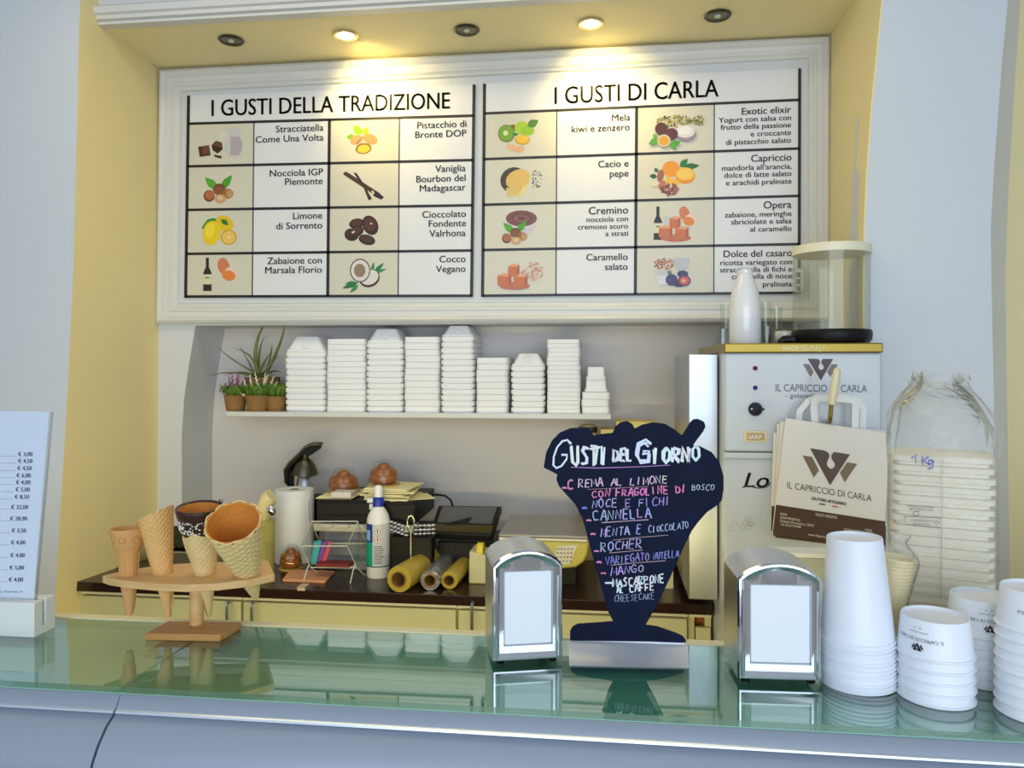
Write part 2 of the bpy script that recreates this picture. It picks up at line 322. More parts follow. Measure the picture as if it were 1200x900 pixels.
# moulded frame around the boards: nested rectangular rings
def frame_ring(prof, c4):     # c4: pixel corners TL TR BR BL of the outer edge; prof: (inset px, protrusion m)
    cen = (sum(p[0] for p in c4)/4, sum(p[1] for p in c4)/4); rings = []
    for ins, pr_ in prof:
        rg = []
        for (x, y) in c4:
            sx = 1 if x < cen[0] else -1; sy = 1 if y < cen[1] else -1
            p = PY(x+sx*ins, y+sy*ins, 2.40); rg.append(Vector((p.x, 2.40-pr_, p.z)))
        rings.append(rg)
    return MB().loft(rings, False, False)
b = frame_ring([(0, -.002), (0, .022), (3, .028), (6, .022), (8, .014), (13, .012), (14, .015), (17, .015), (18, .012), (20, .008), (22, .008), (23, .003), (24, -.002)], [(191, 85), (970, 46), (970, 376), (187, 379)])
struct('trim_3', b, FRAME, 'white moulded frame around the two menu boards', 'moulding', smooth=25)
# ------------------------------------------------------------------ downlights
for i, (x, y, on) in enumerate([(271, 46, 0), (405, 40, 1), (547, 34, 0), (692, 26, 1), (841, 17, 0)]):
    p = PZ(x, y, ZC) if False else None
    d = (ZC-CZ)*F/(HZ-y); t = (x-600)/F; p = Vector((d*(-SN+CS*t), d*(CS+SN*t), ZC))
    nm = ['unlit nickel downlight at the left end of the soffit', 'lit downlight over the left menu board', 'unlit nickel downlight in the middle of the soffit', 'lit downlight over the right menu board', 'unlit nickel downlight at the right end of the soffit'][i]
    r = thing('ceiling_downlight', nm, 'spotlight', p, 0, 'downlights in the soffit')
    mk('bezel', MB().lathe([(.027, -.001), (.036, -.001), (.038, -.004), (.034, -.008), (.026, -.006), (.025, .004)], p, 32), DSTEEL if not on else mat('lit_bezel_metal', (220, 200, 150), .3, .6), r)  # lit lamps get a paler bezel, their glow put into its colour
    mk('reflector', MB().lathe([(.0255, -.005), (.022, -.0035), (.012, -.002), (.001, -.002)], p, 28), mat('lit_reflector', (255, 240, 190), .3, emit=(1, .8, .38), es=14) if on else DARKG if False else mat('dull_reflector', (120, 112, 80), .3, .5), r)
    mk('bulb', MB().ball(p+Vector((0, 0, -.004)), .010, .010, .006), mat('lit_bulb', (255, 250, 230), .3, emit=(1, .86, .5), es=60) if on else mat('dull_bulb', (210, 208, 190), .15), r)
    if on:
        l = bpy.data.lights.new('downlight_beam', 'SPOT'); l.energy = SPOT_E; l.color = (1, .76, .26); l.spot_size = R(112); l.spot_blend = 1; l.shadow_soft_size = .02
        lo = bpy.data.objects.new('downlight_beam', l); COL.objects.link(lo); lo.location = p+Vector((0, 0, -.02))
        tgt = PY(450 if i == 1 else 706, 118, 2.40); lo.rotation_euler = (tgt-lo.location).to_track_quat('-Z', 'Y').to_euler(); lo.parent = r; lo.location = (0, 0, -.02)
# ================================================================== MENU BOARDS
def lerp(a, b_, t): return a+(b_-a)*t
def mapB(dy): return lambda x, y: PY(x, y, 2.395-dy)
def menu(name, label, xt, xb, rowsL, rowsR, topL, topR):
    """xt / xb: column pixels at the top and bottom; rows: five line heights at the left and right end"""
    XA = (xt[0]+xb[0])/2; XB = (xt[-1]+xb[-1])/2
    def ry(k, x): return lerp(rowsL[k], rowsR[k], (x-XA)/(XB-XA))
    def ty(x): return lerp(topL, topR, (x-XA)/(XB-XA))
    def cx(j, y): return lerp(xt[j], xb[j], (y-rowsL[0])/(rowsL[-1]-rowsL[0]))
    r = thing(name, label, 'menu board', PY((XA+XB)/2, ry(4, (XA+XB)/2), 2.3995), 0, 'menu boards on the upper wall')
    TL = (cx(0, topL), topL); TR = (cx(4, topR), topR); BL = (xb[0], rowsL[4]+1); BR = (xb[4], rowsR[4]+1)
    mk('board_panel', MB().prism([PY(*p, 2.395) for p in (TL, TR, BR, BL)], (0, .0045, 0)), BOARD, r)
    for k in range(4):
        for j in (0, 2):
            y = (ry(k, cx(j, 0))+ry(k+1, cx(j, 0)))/2; q = []
            for (kk, jj) in ((k, j), (k, j+1), (k+1, j+1), (k+1, j)):
                x = cx(jj, rowsL[kk]); q.append(mapB(.0004)(x, ry(kk, x)))
            mk('picture_cell', MB().add(q, [(0, 1, 2, 3)]), BEIGE, r, smooth=0, recalc=False)
    ln = MB(); mp = mapB(.0010)
    def seg(x0, y0, x1, y1, wd):
        dx, dy = x1-x0, y1-y0; l = math.hypot(dx, dy); nx, ny = -dy/l*wd/2, dx/l*wd/2
        ln.add([mp(x0+nx, y0+ny), mp(x1+nx, y1+ny), mp(x1-nx, y1-ny), mp(x0-nx, y0-ny)], [(0, 1, 2, 3)])
    for k in range(5):
        x0 = cx(0, rowsL[k]); x1 = cx(4, rowsL[k]); seg(x0, ry(k, x0), x1, ry(k, x1), 3.1)
    for j in range(5):
        yt = ry(0, xt[j]) if j in (1, 2, 3) else ty(xt[j]); seg(cx(j, yt), yt, xb[j], ry(4, xb[j])+(1.4 if j in (0, 4) else 0), 1.3 if j in (1, 3) else 3.6)
    mk('grid_lines', ln, BLACK, r, smooth=0, recalc=False)
    return r
BL_ = menu('menu_board', 'left menu board headed I GUSTI DELLA TRADIZIONE with eight flavours', [220.5, 297.5, 386, 468, 555], [217.5, 295.5, 384, 466.5, 552.5], [145, 195, 246, 297.5, 347.5], [135.5, 187.5, 240.5, 293.5, 346.5], 112, 99)
BR_ = menu('menu_board', 'right menu board headed I GUSTI DI CARLA with eight flavours', [567.5, 652.5, 746, 837, 937], [565.5, 651.5, 744.5, 836.5, 936.5], [133, 186.5, 240, 293, 346.5], [117, 174, 229.5, 286, 343], 98, 80)
tx = mapB(.0014)
def sl(y): return 1.34e-4*(y-HZ)*1.05
def heading(s, x0, y0, x1, y1, cap, par):
    m_ = MB(); put_text(m_, s, tx, x0, y0, cap, width=x1-x0, align='L', slope=(y1-y0)/(x1-x0), bold=.35); mk('heading', m_, BLACK, par, smooth=0, recalc=False)
heading('I GUSTI DELLA TRADIZIONE', 248, 136, 527, 127, 18.8, BL_); heading('I GUSTI DI CARLA', 650, 122, 842, 113, 19.8, BR_)
CELLS = [(BL_, [[('Stracciatella', 379, 153), ('Come Una Volta', 379, 164.5)], [('Nocciola IGP', 378.5, 205), ('Piemonte', 378, 215.5)], [('Limone', 377.5, 256), ('di Sorrento', 377.5, 267.5)], [('Zabaione con', 377, 308.5), ('Marsala Florio', 377, 319.5)],
  [('Pistacchio di', 546.5, 148.5), ('Bronte DOP', 546.5, 159.5)], [('Vaniglia', 545.5, 200.5), ('Bourbon del', 545.5, 212), ('Madagascar', 545.5, 223)], [('Cioccolato', 546, 254), ('Fondente', 546, 265), ('Valrhona', 545.5, 276.5)], [('Cocco', 545.5, 307), ('Vegano', 545.5, 318.5)]]),
 (BR_, [[('Mela', 738.5, 141), ('kiwi e zenzero', 738, 152.5)], [('Cacio e', 736.5, 195), ('pepe', 736.5, 206.5)], [('Cremino', 736, 250, 8.2), ('nocciola con', 736, 259, 5.6), ('cremoso scuro', 736, 267.5, 5.6), ('a strati', 736, 276, 5.6)], [('Caramello', 735.5, 304.5), ('salato', 735.5, 316)],
  [('Exotic elixir', 927, 132, 7.6), ('Yogurt con salsa con', 927, 140.5, 5.8), ('frutto della passione', 927, 149, 5.8), ('e croccante', 927, 158, 5.8), ('di pistacchio salato', 927, 167, 5.8)], [('Capriccio', 927.5, 188, 7.8), ("mandorla all'arancia,", 927.5, 197.5, 5.8), ('dolce di latte salato', 927.5, 206, 5.8), ('e arachidi pralinate', 927.5, 215, 5.8)],
  [('Opera', 927.5, 243.5, 8), ('zabaione, meringhe', 927.5, 253, 5.8), ('sbriciolate e salsa', 927.5, 261.5, 5.8), ('al caramello', 927.5, 270.5, 5.8)], [('Dolce del casaro', 928, 300, 7.5), ('ricotta variegato con', 928, 309.5, 5.8), ('stracciatella di fichi e', 928, 318, 5.8), ('caramella di noce', 928, 326, 5.8), ('pralinata', 928, 335.5, 5.8)]])]
for par, cells in CELLS:
    for c in cells:
        m_ = MB()
        for t_ in c: put_text(m_, t_[0], tx, t_[1], t_[2], (t_[3] if len(t_) > 3 else 7.4)*1.04, xs=(1.14 if len(t_) > 3 and t_[3] < 6 else 1.04), slope=sl(t_[2]), bold=.12)
        mk('flavour_lettering', m_, INK, par, smooth=0, recalc=False)
# flat printed pictures
class Pic:
    def __init__(s): s.m = MB(); s.k = 0
    def mp(s): s.k += 1; d = .0006+s.k*.00003; return lambda x, y: PY(x, y, 2.395-d)
    def e(s, cx, cy, rx, ry, c, rot=0, n=16): ell(s.m, cx, cy, rx, ry, c, s.mp(), rot, n); return s
    def p(s, pts, c): pol(s.m, pts, c, s.mp()); return s
    def leaf(s, x0, y0, x1, y1, w_, c):
        dx, dy = x1-x0, y1-y0; l = math.hypot(dx, dy); nx, ny = -dy/l*w_, dx/l*w_
        return s.p([(x0, y0), (x0+dx*.25+nx*.8, y0+dy*.25+ny*.8), (x0+dx*.5+nx, y0+dy*.5+ny), (x0+dx*.8+nx*.5, y0+dy*.8+ny*.5), (x1, y1), (x0+dx*.8-nx*.5, y0+dy*.8-ny*.5), (x0+dx*.5-nx, y0+dy*.5-ny), (x0+dx*.25-nx*.8, y0+dy*.25-ny*.8)], c)
    def scat(s, cx, cy, rx, ry, n, cols, r_=1.0):
        for _ in range(n):
            a = random.uniform(0, 6.28); q = math.sqrt(random.random()); s.e(cx+rx*q*math.cos(a), cy+ry*q*math.sin(a), r_*random.uniform(.7, 1.3), r_*random.uniform(.5, .9), random.choice(cols), random.uniform(0, 180), 6)
        return s
    def nuts(s, x, y, k=1):
        s.leaf(x-2*k, y-6*k, x-17*k, y-20*k, 5*k, (86, 170, 40)).leaf(x+2*k, y-6*k, x+15*k, y-23*k, 4.5*k, (76, 160, 36))
        s.e(x-12*k, y+1.5*k, 6.6*k, 7*k, (110, 58, 34)).e(x-11.5*k, y+.5*k, 5.5*k, 5.5*k, (176, 108, 66)).e(x, y-6*k, 7.5*k, 7*k, (120, 70, 44)).e(x, y-5*k, 6*k, 5*k, (138, 84, 54))
        return s.e(x+10*k, y-1*k, 6.5*k, 6*k, (160, 104, 60)).e(x+12*k, y-1*k, 4*k, 5*k, (196, 150, 100)).e(x+1*k, y+5*k, 7*k, 5.5*k, (206, 164, 118)).e(x+1*k, y+4*k, 3.5*k, 2.6*k, (228, 196, 156))
    def caramel(s, x, y):
        s.e(x+2, y+8, 18, 4.5, (196, 110, 80))
        for (a, b_) in ((x-10, y), (x+9, y+1), (x+1, y-11)):
            w_ = 8 if b_ > y-5 else 6.5
            s.p([(a-w_, b_-4), (a+w_*.6, b_-3), (a+w_*.6, b_+8), (a-w_, b_+7)], (206, 116, 74)).p([(a-w_, b_-4), (a-w_*.2, b_-7), (a+w_, b_-6), (a+w_*.6, b_-3)], (236, 164, 124)).p([(a+w_*.6, b_-3), (a+w_, b_-6), (a+w_, b_+4), (a+w_*.6, b_+8)], (184, 92, 58))
        return s
    def bottle(s, x, y, h):
        s.p([(x-1.8, y-h), (x+1.8, y-h), (x+1.8, y-h*.72), (x+4.8, y-h*.55), (x+5, y), (x-5, y), (x-4.8, y-h*.55), (x-1.8, y-h*.72)], (28, 32, 28))
        s.p([(x-4.8, y-h*.5), (x+4.8, y-h*.5), (x+4.8, y-h*.2), (x-4.8, y-h*.2)], (222, 222, 186)); return s.p([(x-2.5, y-h*.42), (x+2.5, y-h*.42), (x+2.5, y-h*.38), (x-2.5, y-h*.38)], (110, 120, 80))
    def egg(s, x, y, k=1): return s.e(x, y, 7*k, 10*k, (214, 128, 88), -15).e(x+9*k, y+8*k, 8*k, 7*k, (244, 208, 196), 20).e(x+6*k, y+11*k, 8*k, 6*k, (232, 136, 52), 15)
    def fruit(s, x, y, r_, c, c2): return s.e(x, y, r_, r_*.95, c).e(x, y, r_*.82, r_*.78, c2).e(x, y, r_*.14, r_*.14, (250, 240, 200))
    def done(s, par): mk('printed_picture', s.m, PRINT, par, smooth=0, recalc=False)
P = Pic(); P.p([(232, 172), (245, 170), (247, 182), (234, 184)], (72, 40, 24)).p([(236, 172), (245, 170), (246, 180), (238, 181)], (110, 66, 44)).p([(248, 170), (253, 165), (260, 167), (261, 175), (255, 180), (249, 176)], (52, 28, 20)).p([(250, 170), (254, 165.5), (260, 168), (259, 173)], (104, 64, 46)).p([(250, 181), (260, 183), (259, 186), (252, 184)], (60, 34, 24))
P.p([(266, 151), (283, 150), (280, 159), (284, 168), (284, 176), (280, 183), (268, 183), (263, 176), (263, 167), (268, 159)], (206, 206, 204)).p([(270, 160), (280, 160), (284, 168), (283, 177), (279, 182), (270, 182)], (184, 172, 184)).p([(268, 157), (259, 156), (258, 162), (262, 168), (261, 162), (262, 158), (268, 159)], (226, 226, 222)).done(BL_)
P = Pic().nuts(257, 228); P.done(BL_)
P = Pic().leaf(256, 257, 236, 268, 6, (60, 140, 44)).e(263, 262, 11, 9, (232, 198, 20), 30).leaf(259, 257, 268, 264, 3, (50, 120, 40)).e(248, 273, 10.5, 14.5, (240, 208, 22), 12).e(246, 270, 6, 9, (250, 226, 60), 12).fruit(268, 278, 9.5, (214, 170, 30), (240, 200, 104)); P.done(BL_)
P = Pic().bottle(243, 341, 39).egg(262, 312).p([(265, 330), (268, 330), (267.5, 339), (265.5, 339)], (222, 220, 212)); P.done(BL_)
P = Pic().leaf(424, 158, 414, 147, 5, (150, 196, 20)).leaf(426, 158, 431, 149, 4, (160, 204, 30)).leaf(416, 160, 406, 161, 3.5, (130, 180, 20)).e(418, 164, 8, 5.5, (226, 158, 104), -20).e(434, 163, 9, 6, (224, 150, 92), 25).e(426, 174, 9.5, 6.5, (150, 104, 40), -8).e(426, 174.5, 7.5, 4.8, (206, 196, 60), -8).p([(417, 168), (426, 159), (424, 162), (419, 168)], (110, 66, 40)); P.done(BL_)
P = Pic(); P.p([(402, 203), (405, 201), (409, 203), (446, 227), (444, 232), (438, 228), (403, 205)], (74, 42, 28)).p([(414, 202), (418, 203), (424, 212), (436, 233), (432, 235), (426, 220)], (52, 30, 22)).p([(436, 226), (441, 224), (450, 231), (447, 234), (438, 230)], (40, 24, 18)).p([(435, 224), (437, 223), (439, 226), (437, 229)], (220, 200, 160)).done(BL_)
P = Pic(); 
for a in ((418, 262, 9, 6, -10), (434, 264, 9, 12, -25), (412, 275, 8.5, 7.5, 10), (417, 272, 10, 6, -25), (430, 281, 10, 6, 15)): P.e(a[0], a[1], a[2], a[3], (52, 26, 20), a[4]).e(a[0]-.5, a[1]-1, a[2]*.75, a[3]*.65, (86, 46, 34), a[4])
P.e(435, 262, 1.4, 1, (230, 210, 200)).e(414, 272, 2, 1, (240, 225, 215), -30).done(BL_)
P = Pic().leaf(438, 320, 450, 308, 2.5, (40, 120, 70)).leaf(438, 320, 453, 315, 2, (50, 140, 80)).leaf(436, 318, 438, 307, 2, (60, 140, 90)).leaf(420, 331, 401, 338, 3, (36, 110, 60)).leaf(420, 334, 410, 343, 2.5, (60, 140, 60)).leaf(416, 330, 404, 333, 2, (50, 130, 70))
P.e(433, 326, 12.5, 10.5, (74, 52, 42), -25).e(433, 325, 11, 8.5, (228, 222, 220), -25).e(422, 317, 12, 14, (80, 58, 48)).e(422, 317, 10.8, 12.6, (226, 220, 216)).e(421.5, 317, 6.8, 8, (150, 126, 106)).done(BL_)
P = Pic().e(601, 150, 6, 4, (140, 80, 50)).e(612, 150, 9, 8, (176, 208, 40)).e(618, 153, 8, 6, (150, 196, 30)).leaf(618, 148, 631, 141, 5, (80, 130, 40)).e(593.5, 156.5, 10, 10.5, (116, 124, 40)).e(593.5, 156, 8.8, 9, (120, 170, 40)).e(592.5, 156, 3, 3, (226, 230, 170)).leaf(600, 158, 608, 157, 2, (60, 130, 40)).e(612, 164, 9, 6, (214, 160, 30)).e(612, 163, 7.6, 4.8, (242, 196, 50)).e(600, 173, 6.5, 4, (232, 186, 140), 15).e(609, 175, 6, 4, (228, 180, 136), -15); P.done(BR_)
P = Pic().e(602, 211, 16, 15, (64, 56, 50), -25).e(607, 210, 15, 11, (228, 188, 104), -25).p([(593, 220), (612, 221), (606, 229), (594, 231)], (222, 194, 116)).p([(612, 219), (621, 214), (612, 230), (606, 232)], (236, 214, 140)).scat(629, 211, 6, 14, 34, [(40, 36, 36), (70, 60, 56)], .9); P.done(BR_)
P = Pic().p([(592, 258), (631, 256), (627, 266), (618, 276), (604, 274), (595, 266)], (206, 202, 214)).e(611, 256, 20, 11, (224, 218, 216)).e(611, 256, 18.5, 9.6, (126, 78, 72)).e(611, 256, 12, 6, (104, 60, 56)).e(611, 256, 10, 4.6, (140, 90, 84)).e(611, 256, 4.5, 2, (100, 58, 54)).nuts(604, 278, .85); P.done(BR_)
P = Pic().scat(624, 318, 13, 11, 110, [(230, 140, 120), (206, 120, 100), (240, 180, 160)], 1).caramel(601, 327); P.done(BR_)
P = Pic().scat(790, 142, 21, 8, 130, [(170, 160, 60), (110, 110, 40), (210, 190, 100), (70, 66, 30)], 1.3).scat(818, 141, 8, 5, 30, [(160, 156, 60), (90, 90, 40)], 1.4).e(804, 157, 11.5, 8.5, (150, 140, 160)).e(803, 154, 11.5, 7.5, (226, 222, 224)).e(803, 153, 8, 4.5, (240, 238, 238)).leaf(772, 163, 760, 169, 4, (90, 160, 60)).leaf(770, 160, 765, 158, 3, (110, 170, 60)).leaf(785, 170, 798, 166, 3.5, (70, 160, 50)).leaf(786, 168, 792, 175, 3, (80, 170, 50)).e(775, 151, 7.5, 7.5, (84, 38, 34)).e(787, 157, 7.5, 7, (92, 42, 56)).e(778, 165, 8, 7.5, (208, 196, 160)).e(778, 165, 5.8, 5.4, (222, 160, 40)); P.done(BR_)
P = Pic().leaf(797, 196, 806, 186, 4, (40, 120, 50)).leaf(800, 196, 820, 194, 4, (30, 110, 50)).leaf(770, 207, 761, 206, 3, (30, 90, 50)).leaf(771, 202, 767, 197, 2.5, (40, 100, 50)).e(786.5, 198, 10.5, 9.5, (238, 154, 30)).e(803, 206, 12, 9.5, (232, 150, 20)).e(803, 204, 11.5, 8, (246, 180, 50)).e(803, 204, 9.5, 6.4, (250, 206, 90)).p([(780, 206), (798, 213), (794, 218), (780, 214)], (246, 186, 50)).e(774, 206, 4, 7.5, (164, 100, 66), 10).e(776, 217, 4, 6, (190, 120, 76), 30).scat(785, 222, 10, 7, 46, [(150, 84, 70), (124, 66, 56), (176, 104, 88)], 2).e(767, 216, 4, 3, (234, 216, 180)); P.done(BR_)
P = Pic().bottle(771, 281, 39).p([(778, 252), (788, 254), (786, 264), (777, 262)], (206, 204, 206)).egg(802, 250, .85).caramel(790, 271); P.done(BR_)
P = Pic().scat(778, 309, 12, 7, 70, [(214, 140, 110), (196, 120, 92), (150, 90, 70)], 1.3).p([(789, 303), (808, 302), (806, 312), (800, 318), (793, 316)], (196, 198, 210)).p([(767, 318), (784, 316), (783, 334), (772, 334)], (226, 222, 230)).p([(767, 318), (784, 316), (780, 323), (770, 323)], (206, 202, 214)).leaf(786, 322, 783, 317, 3, (90, 140, 90)).e(787, 328, 7, 7, (70, 62, 120)).e(800, 321, 6.5, 4, (60, 58, 110)).e(796, 332, 8, 4.5, (66, 50, 96)).e(802, 329, 7.5, 6.5, (90, 60, 110)).e(802, 329, 5.8, 5, (214, 96, 96)).e(801, 329, 2.4, 2, (240, 190, 160)); P.done(BR_)
# small steel switch box beside the board
r = thing('wall_switch_box', 'small grey switch box at the lower right corner of the menu frame', 'switch box', PY(936, 343, 2.395))
mk('box', MB().box(PY(929, 343, 2.392), PY(943, 314, 2.374)), STEEL, r, bevel=.002)
for k in range(3): mk('button', MB().box(PY(933, 322+8*k+3, 2.374), PY(938, 319+8*k, 2.371)), DARKG, r)
# ================================================================== SHELF WITH FOAM TUBS AND PLANTS
SZ = CZ-.1465
def shelf_x(px, Y=2.41): return PY(px, 480, Y).x
tag(mk('wall_shelf', MB().box((PY(266, 486, 2.40).x, 2.392, SZ-.017), (PY(716, 486, 2.40).x, 2.6, SZ)), FRAME, bevel=.003), 'long white wall shelf under the menu boards', 'shelf')
def lid_mesh(w_, d, h, gap):         # one flat foam lid: rounded slab with a stepped rim
    e = h*.16 if gap else h*.05; i = .004 if gap else .0008; c = h
    return MB().loft([rring(w_/2-i, d/2-i, .012, 0), rring(w_/2-i, d/2-i, .012, e*1.2), rring(w_/2, d/2, .014, e*1.5), rring(w_/2, d/2, .014, c-e*.4), rring(w_/2-e*.4, d/2-e*.4, .013, c-.0004), rring(w_/2-.02, d/2-.02, .01, c-.0004)])
def tub_mesh(w_, d, h):              # foam tub standing upside down
    return MB().loft([rring(w_/2, d/2, .014, 0), rring(w_/2, d/2, .014, h*.14), rring(w_/2-.004, d/2-.004, .013, h*.17), rring(w_/2*.62, d/2*.78, .010, h*.93), rring(w_/2*.62-.004, d/2*.78-.004, .008, h)])
def stack(desc, px0, px1, ytop, n, gap, kind='lid', tub=0, ybase=484, Y=2.412, depth=.175, grp='', zb=None, jit=.0015):
    x0 = PY(px0, 480, Y).x; x1 = PY(px1, 480, Y).x; k = mpp((px0+px1)/2, Y); zb = SZ if zb is None else zb
    ztop = PY((px0+px1)/2, ytop, Y).z; h = (ztop-zb)/n; w_ = x1-x0-.0015; cx = (x0+x1)/2; base = None; nm = 'foam_tray' if gap else 'foam_box'
    noun = 'white foam tray, ' if gap else 'smooth foam box half, '
    tot = n+(1 if tub else 0)
    for q in range(n):
        lab = noun+(ORD[tot-1-q] if tot-1-q < len(ORD) else 'low')+' of '+desc
        L = (cx+random.uniform(-jit, jit), Y+depth/2+random.uniform(0, jit), zb+q*h)
        if base is None:
            base = mk(nm, lid_mesh(w_, depth, h*.985, gap), FOAM, None, smooth=40, loc=(0, 0, 0)); tag(base, lab, 'foam container', grp); base.location = L
        else:
            o = base.copy(); COL.objects.link(o); o.location = L; o['label'] = lab
    if tub:
        zt = zb+n*h; hh = PY((px0+px1)/2, tub, Y).z-zt
        o = mk('foam_tub', tub_mesh(w_*.97, depth*.95, hh), FOAM, None, smooth=40, loc=(0, 0, 0)); tag(o, 'upturned white foam tub capping '+desc, 'foam container', grp); o.location = (cx, Y+depth/2, zt)
        m_ = MB(); c = Vector((0, -depth*.95/2*.893, hh*.5)); tilt = Matrix.Rotation(R(90-22), 3, 'X')
        m_.lathe([(.0115, 0), (.0135, .0015), (.0155, 0)], c+Vector((0, -.0012, 0)), 24, tilt); m_.lathe([(.001, .0012), (.004, .0008), (.0055, 0)], c+Vector((0, -.0012, 0)), 16, tilt)
        mk('embossed_circle', m_, FOAM, o, world=False)
    return ztop
G_ = 'white foam containers on the wall shelf'
stack('the leftmost stack beside plants', 333, 380, 412, 10, True, tub=394, grp=G_)
stack('the smooth second stack from left', 381.5, 427, 397, 13, False, grp=G_)
stack('the third stack from left', 428.5, 471.5, 401.5, 12, True, tub=385, grp=G_)
stack('the smooth fourth stack from left', 473, 514, 394.5, 12, False, grp=G_)
stack('the tallest stack, fifth from left', 516, 555, 394, 13, True, tub=381, grp=G_, depth=.18)
stack('the short stack right of the tallest', 557.5, 595, 419, 9, False, grp=G_)
stack('the short third stack from right', 598.5, 638, 428.5, 8, True, tub=414, grp=G_)
stack('the tall second stack from right', 640.5, 680, 397.5, 17, False, grp=G_, depth=.16)
zt = stack('the low stack at right end', 681.5, 715, 459.5, 3, False, grp=G_, depth=.15)
for q, (ya, yb, a, b_) in enumerate([(459.5, 444.5, 685, 712), (444.5, 430, 687, 710)]):
    x0 = PY(a, 450, 2.42).x; x1 = PY(b_, 450, 2.42).x; z0 = PY(698, ya, 2.42).z; z1 = PY(698, yb, 2.42).z; hw = (x1-x0)/2
    o = mk('foam_tub', MB().loft([rring(hw, .055, .01, 0), rring(hw, .055, .01, .008), rring(hw-.003, .052, .01, .009), rring(hw*.86, .045, .008, z1-z0-.0005)]), FOAM, None, smooth=40, loc=(0, 0, 0))
    o.location = ((x0+x1)/2, 2.42+.06, zt if q == 0 else z0); tag(o, ['lower of two small white foam tubs at the right shelf end', 'upper of two small white foam tubs at the right shelf end'][q], 'foam container', G_)
# plants
POT = mat('brown_kraft_pot', (142, 104, 58), .8, var=.12, vs=30); SOIL = mat('dark_soil', (56, 40, 28), .9, bump=.5, bs=200)
LEAF = mat('fresh_green_leaf', (96, 132, 44), .5, var=.35, vs=60); LEAF2 = mat('grey_green_blade', (112, 124, 66), .5, var=.35, vs=25)
PURP = mat('purple_blossom', (150, 72, 130), .7, var=.3, vs=90); CRW = mat('cream_blossom', (236, 226, 206), .7, var=.1, vs=90)
def pot(px, Y, w0, w1, ytop, label, grp='potted plants on the shelf'):
    p = PY(px, 470, Y); p.z = SZ; k = mpp(px, Y); h = PY(px, ytop, Y).z-SZ
    r = thing('potted_plant', label, 'plant', p, 0, grp)
    mk('pot', MB().lathe([(w0*k/2, 0), (w1*k/2, h), (w1*k/2+.0012, h), (w1*k/2+.001, h-.004), (w0*k/2+.0008, .0005)], p, 28, cap0=True), POT, r)
    mk('soil', MB().lathe([(w1*k/2-.001, h-.006), (.001, h-.004)], p, 20, cap1=True), SOIL, r); return r, p, h, w1*k/2
def tuft(r, p, h, rad, nleaf, hh):
    m_ = MB()
    for _ in range(nleaf):
        a = random.uniform(0, 6.28); q = rad*math.sqrt(random.random())*1.05; b0 = p+Vector((q*math.cos(a), q*math.sin(a), h-.004)); l = random.uniform(.35, 1)*hh; out = q/rad*.55
        t_ = b0+Vector((math.cos(a)*l*out+random.uniform(-.006, .006), math.sin(a)*l*out+random.uniform(-.006, .006), l)); sd = Vector((math.cos(a+1.5), math.sin(a+1.5), 0))*.0016; mid = b0.lerp(t_, .55)+Vector((math.cos(a)*.003, math.sin(a)*.003, 0))
        m_.add([b0, mid+sd, t_, mid-sd], [(0, 1, 2, 3)]); m_.add([mid, mid+sd*2.5+Vector((0, 0, .006)), mid+Vector((0, 0, .01)), mid-sd*2.5+Vector((0, 0, .007))], [(0, 1, 2, 3)])
    tag(mk('foliage', m_, LEAF, r, smooth=0, recalc=False), None, None, kind='stuff')
def spikes(r, p, h, lst, m):
    k = mpp(300, 2.44)
    for dx, dz, ln, lean in lst:
        m_ = MB(); b0 = p+Vector((dx*k, -.004+random.uniform(-.008, .01), h+dz*k)); d = Vector((lean, random.uniform(-.1, .1), 1)).normalized()
        m_.tube([b0, b0+d*ln*1.2*k], .0008, 5)
        for q in range(9):
            c = b0+d*ln*1.25*k*(.3+.7*q/8); rr = .0058*(1-.6*q/8); a = q*2.4; m_.ball(c+Vector((math.cos(a), math.sin(a), 0))*rr*.5, rr*.75, rr*.75, rr*.9, 6, 4)
        mk('flower_spike', m_, m, r)
r, p, h, rad = pot(276, 2.445, 20, 25, 463, 'small kraft pot of purple heather at the left shelf end'); tuft(r, p, h, rad, 260, .05)
spikes(r, p, h, [(-6, 3, 15, -.1), (-2, 5, 18, -.05), (3, 5, 17, .15), (7, 6, 13, .3), (-9, 0, 12, -.3), (0, 2, 20, .05)], PURP)
r, p, h, rad = pot(302, 2.435, 22, 28, 463, 'small kraft pot of cream heather, middle of the front pots'); tuft(r, p, h, rad, 280, .052)
spikes(r, p, h, [(-12, 2, 15, -.35), (-8, 5, 15, -.1), (2, 6, 17, -.2), (7, 6, 16, .1), (12, 4, 15, .4), (15, 2, 13, .7), (-14, -2, 9, -.9), (5, 3, 18, .35)], CRW)
r, p, h, rad = pot(324, 2.455, 20, 25, 464, 'small kraft pot of plain green foliage beside the foam stack'); tuft(r, p, h, rad, 260, .06)
r, p, h, rad = pot(308, 2.53, 30, 38, 442, 'kraft pot of spiky air plant with long curling blades', 'potted plants on the shelf')
CB = PY(304, 440, 2.52)
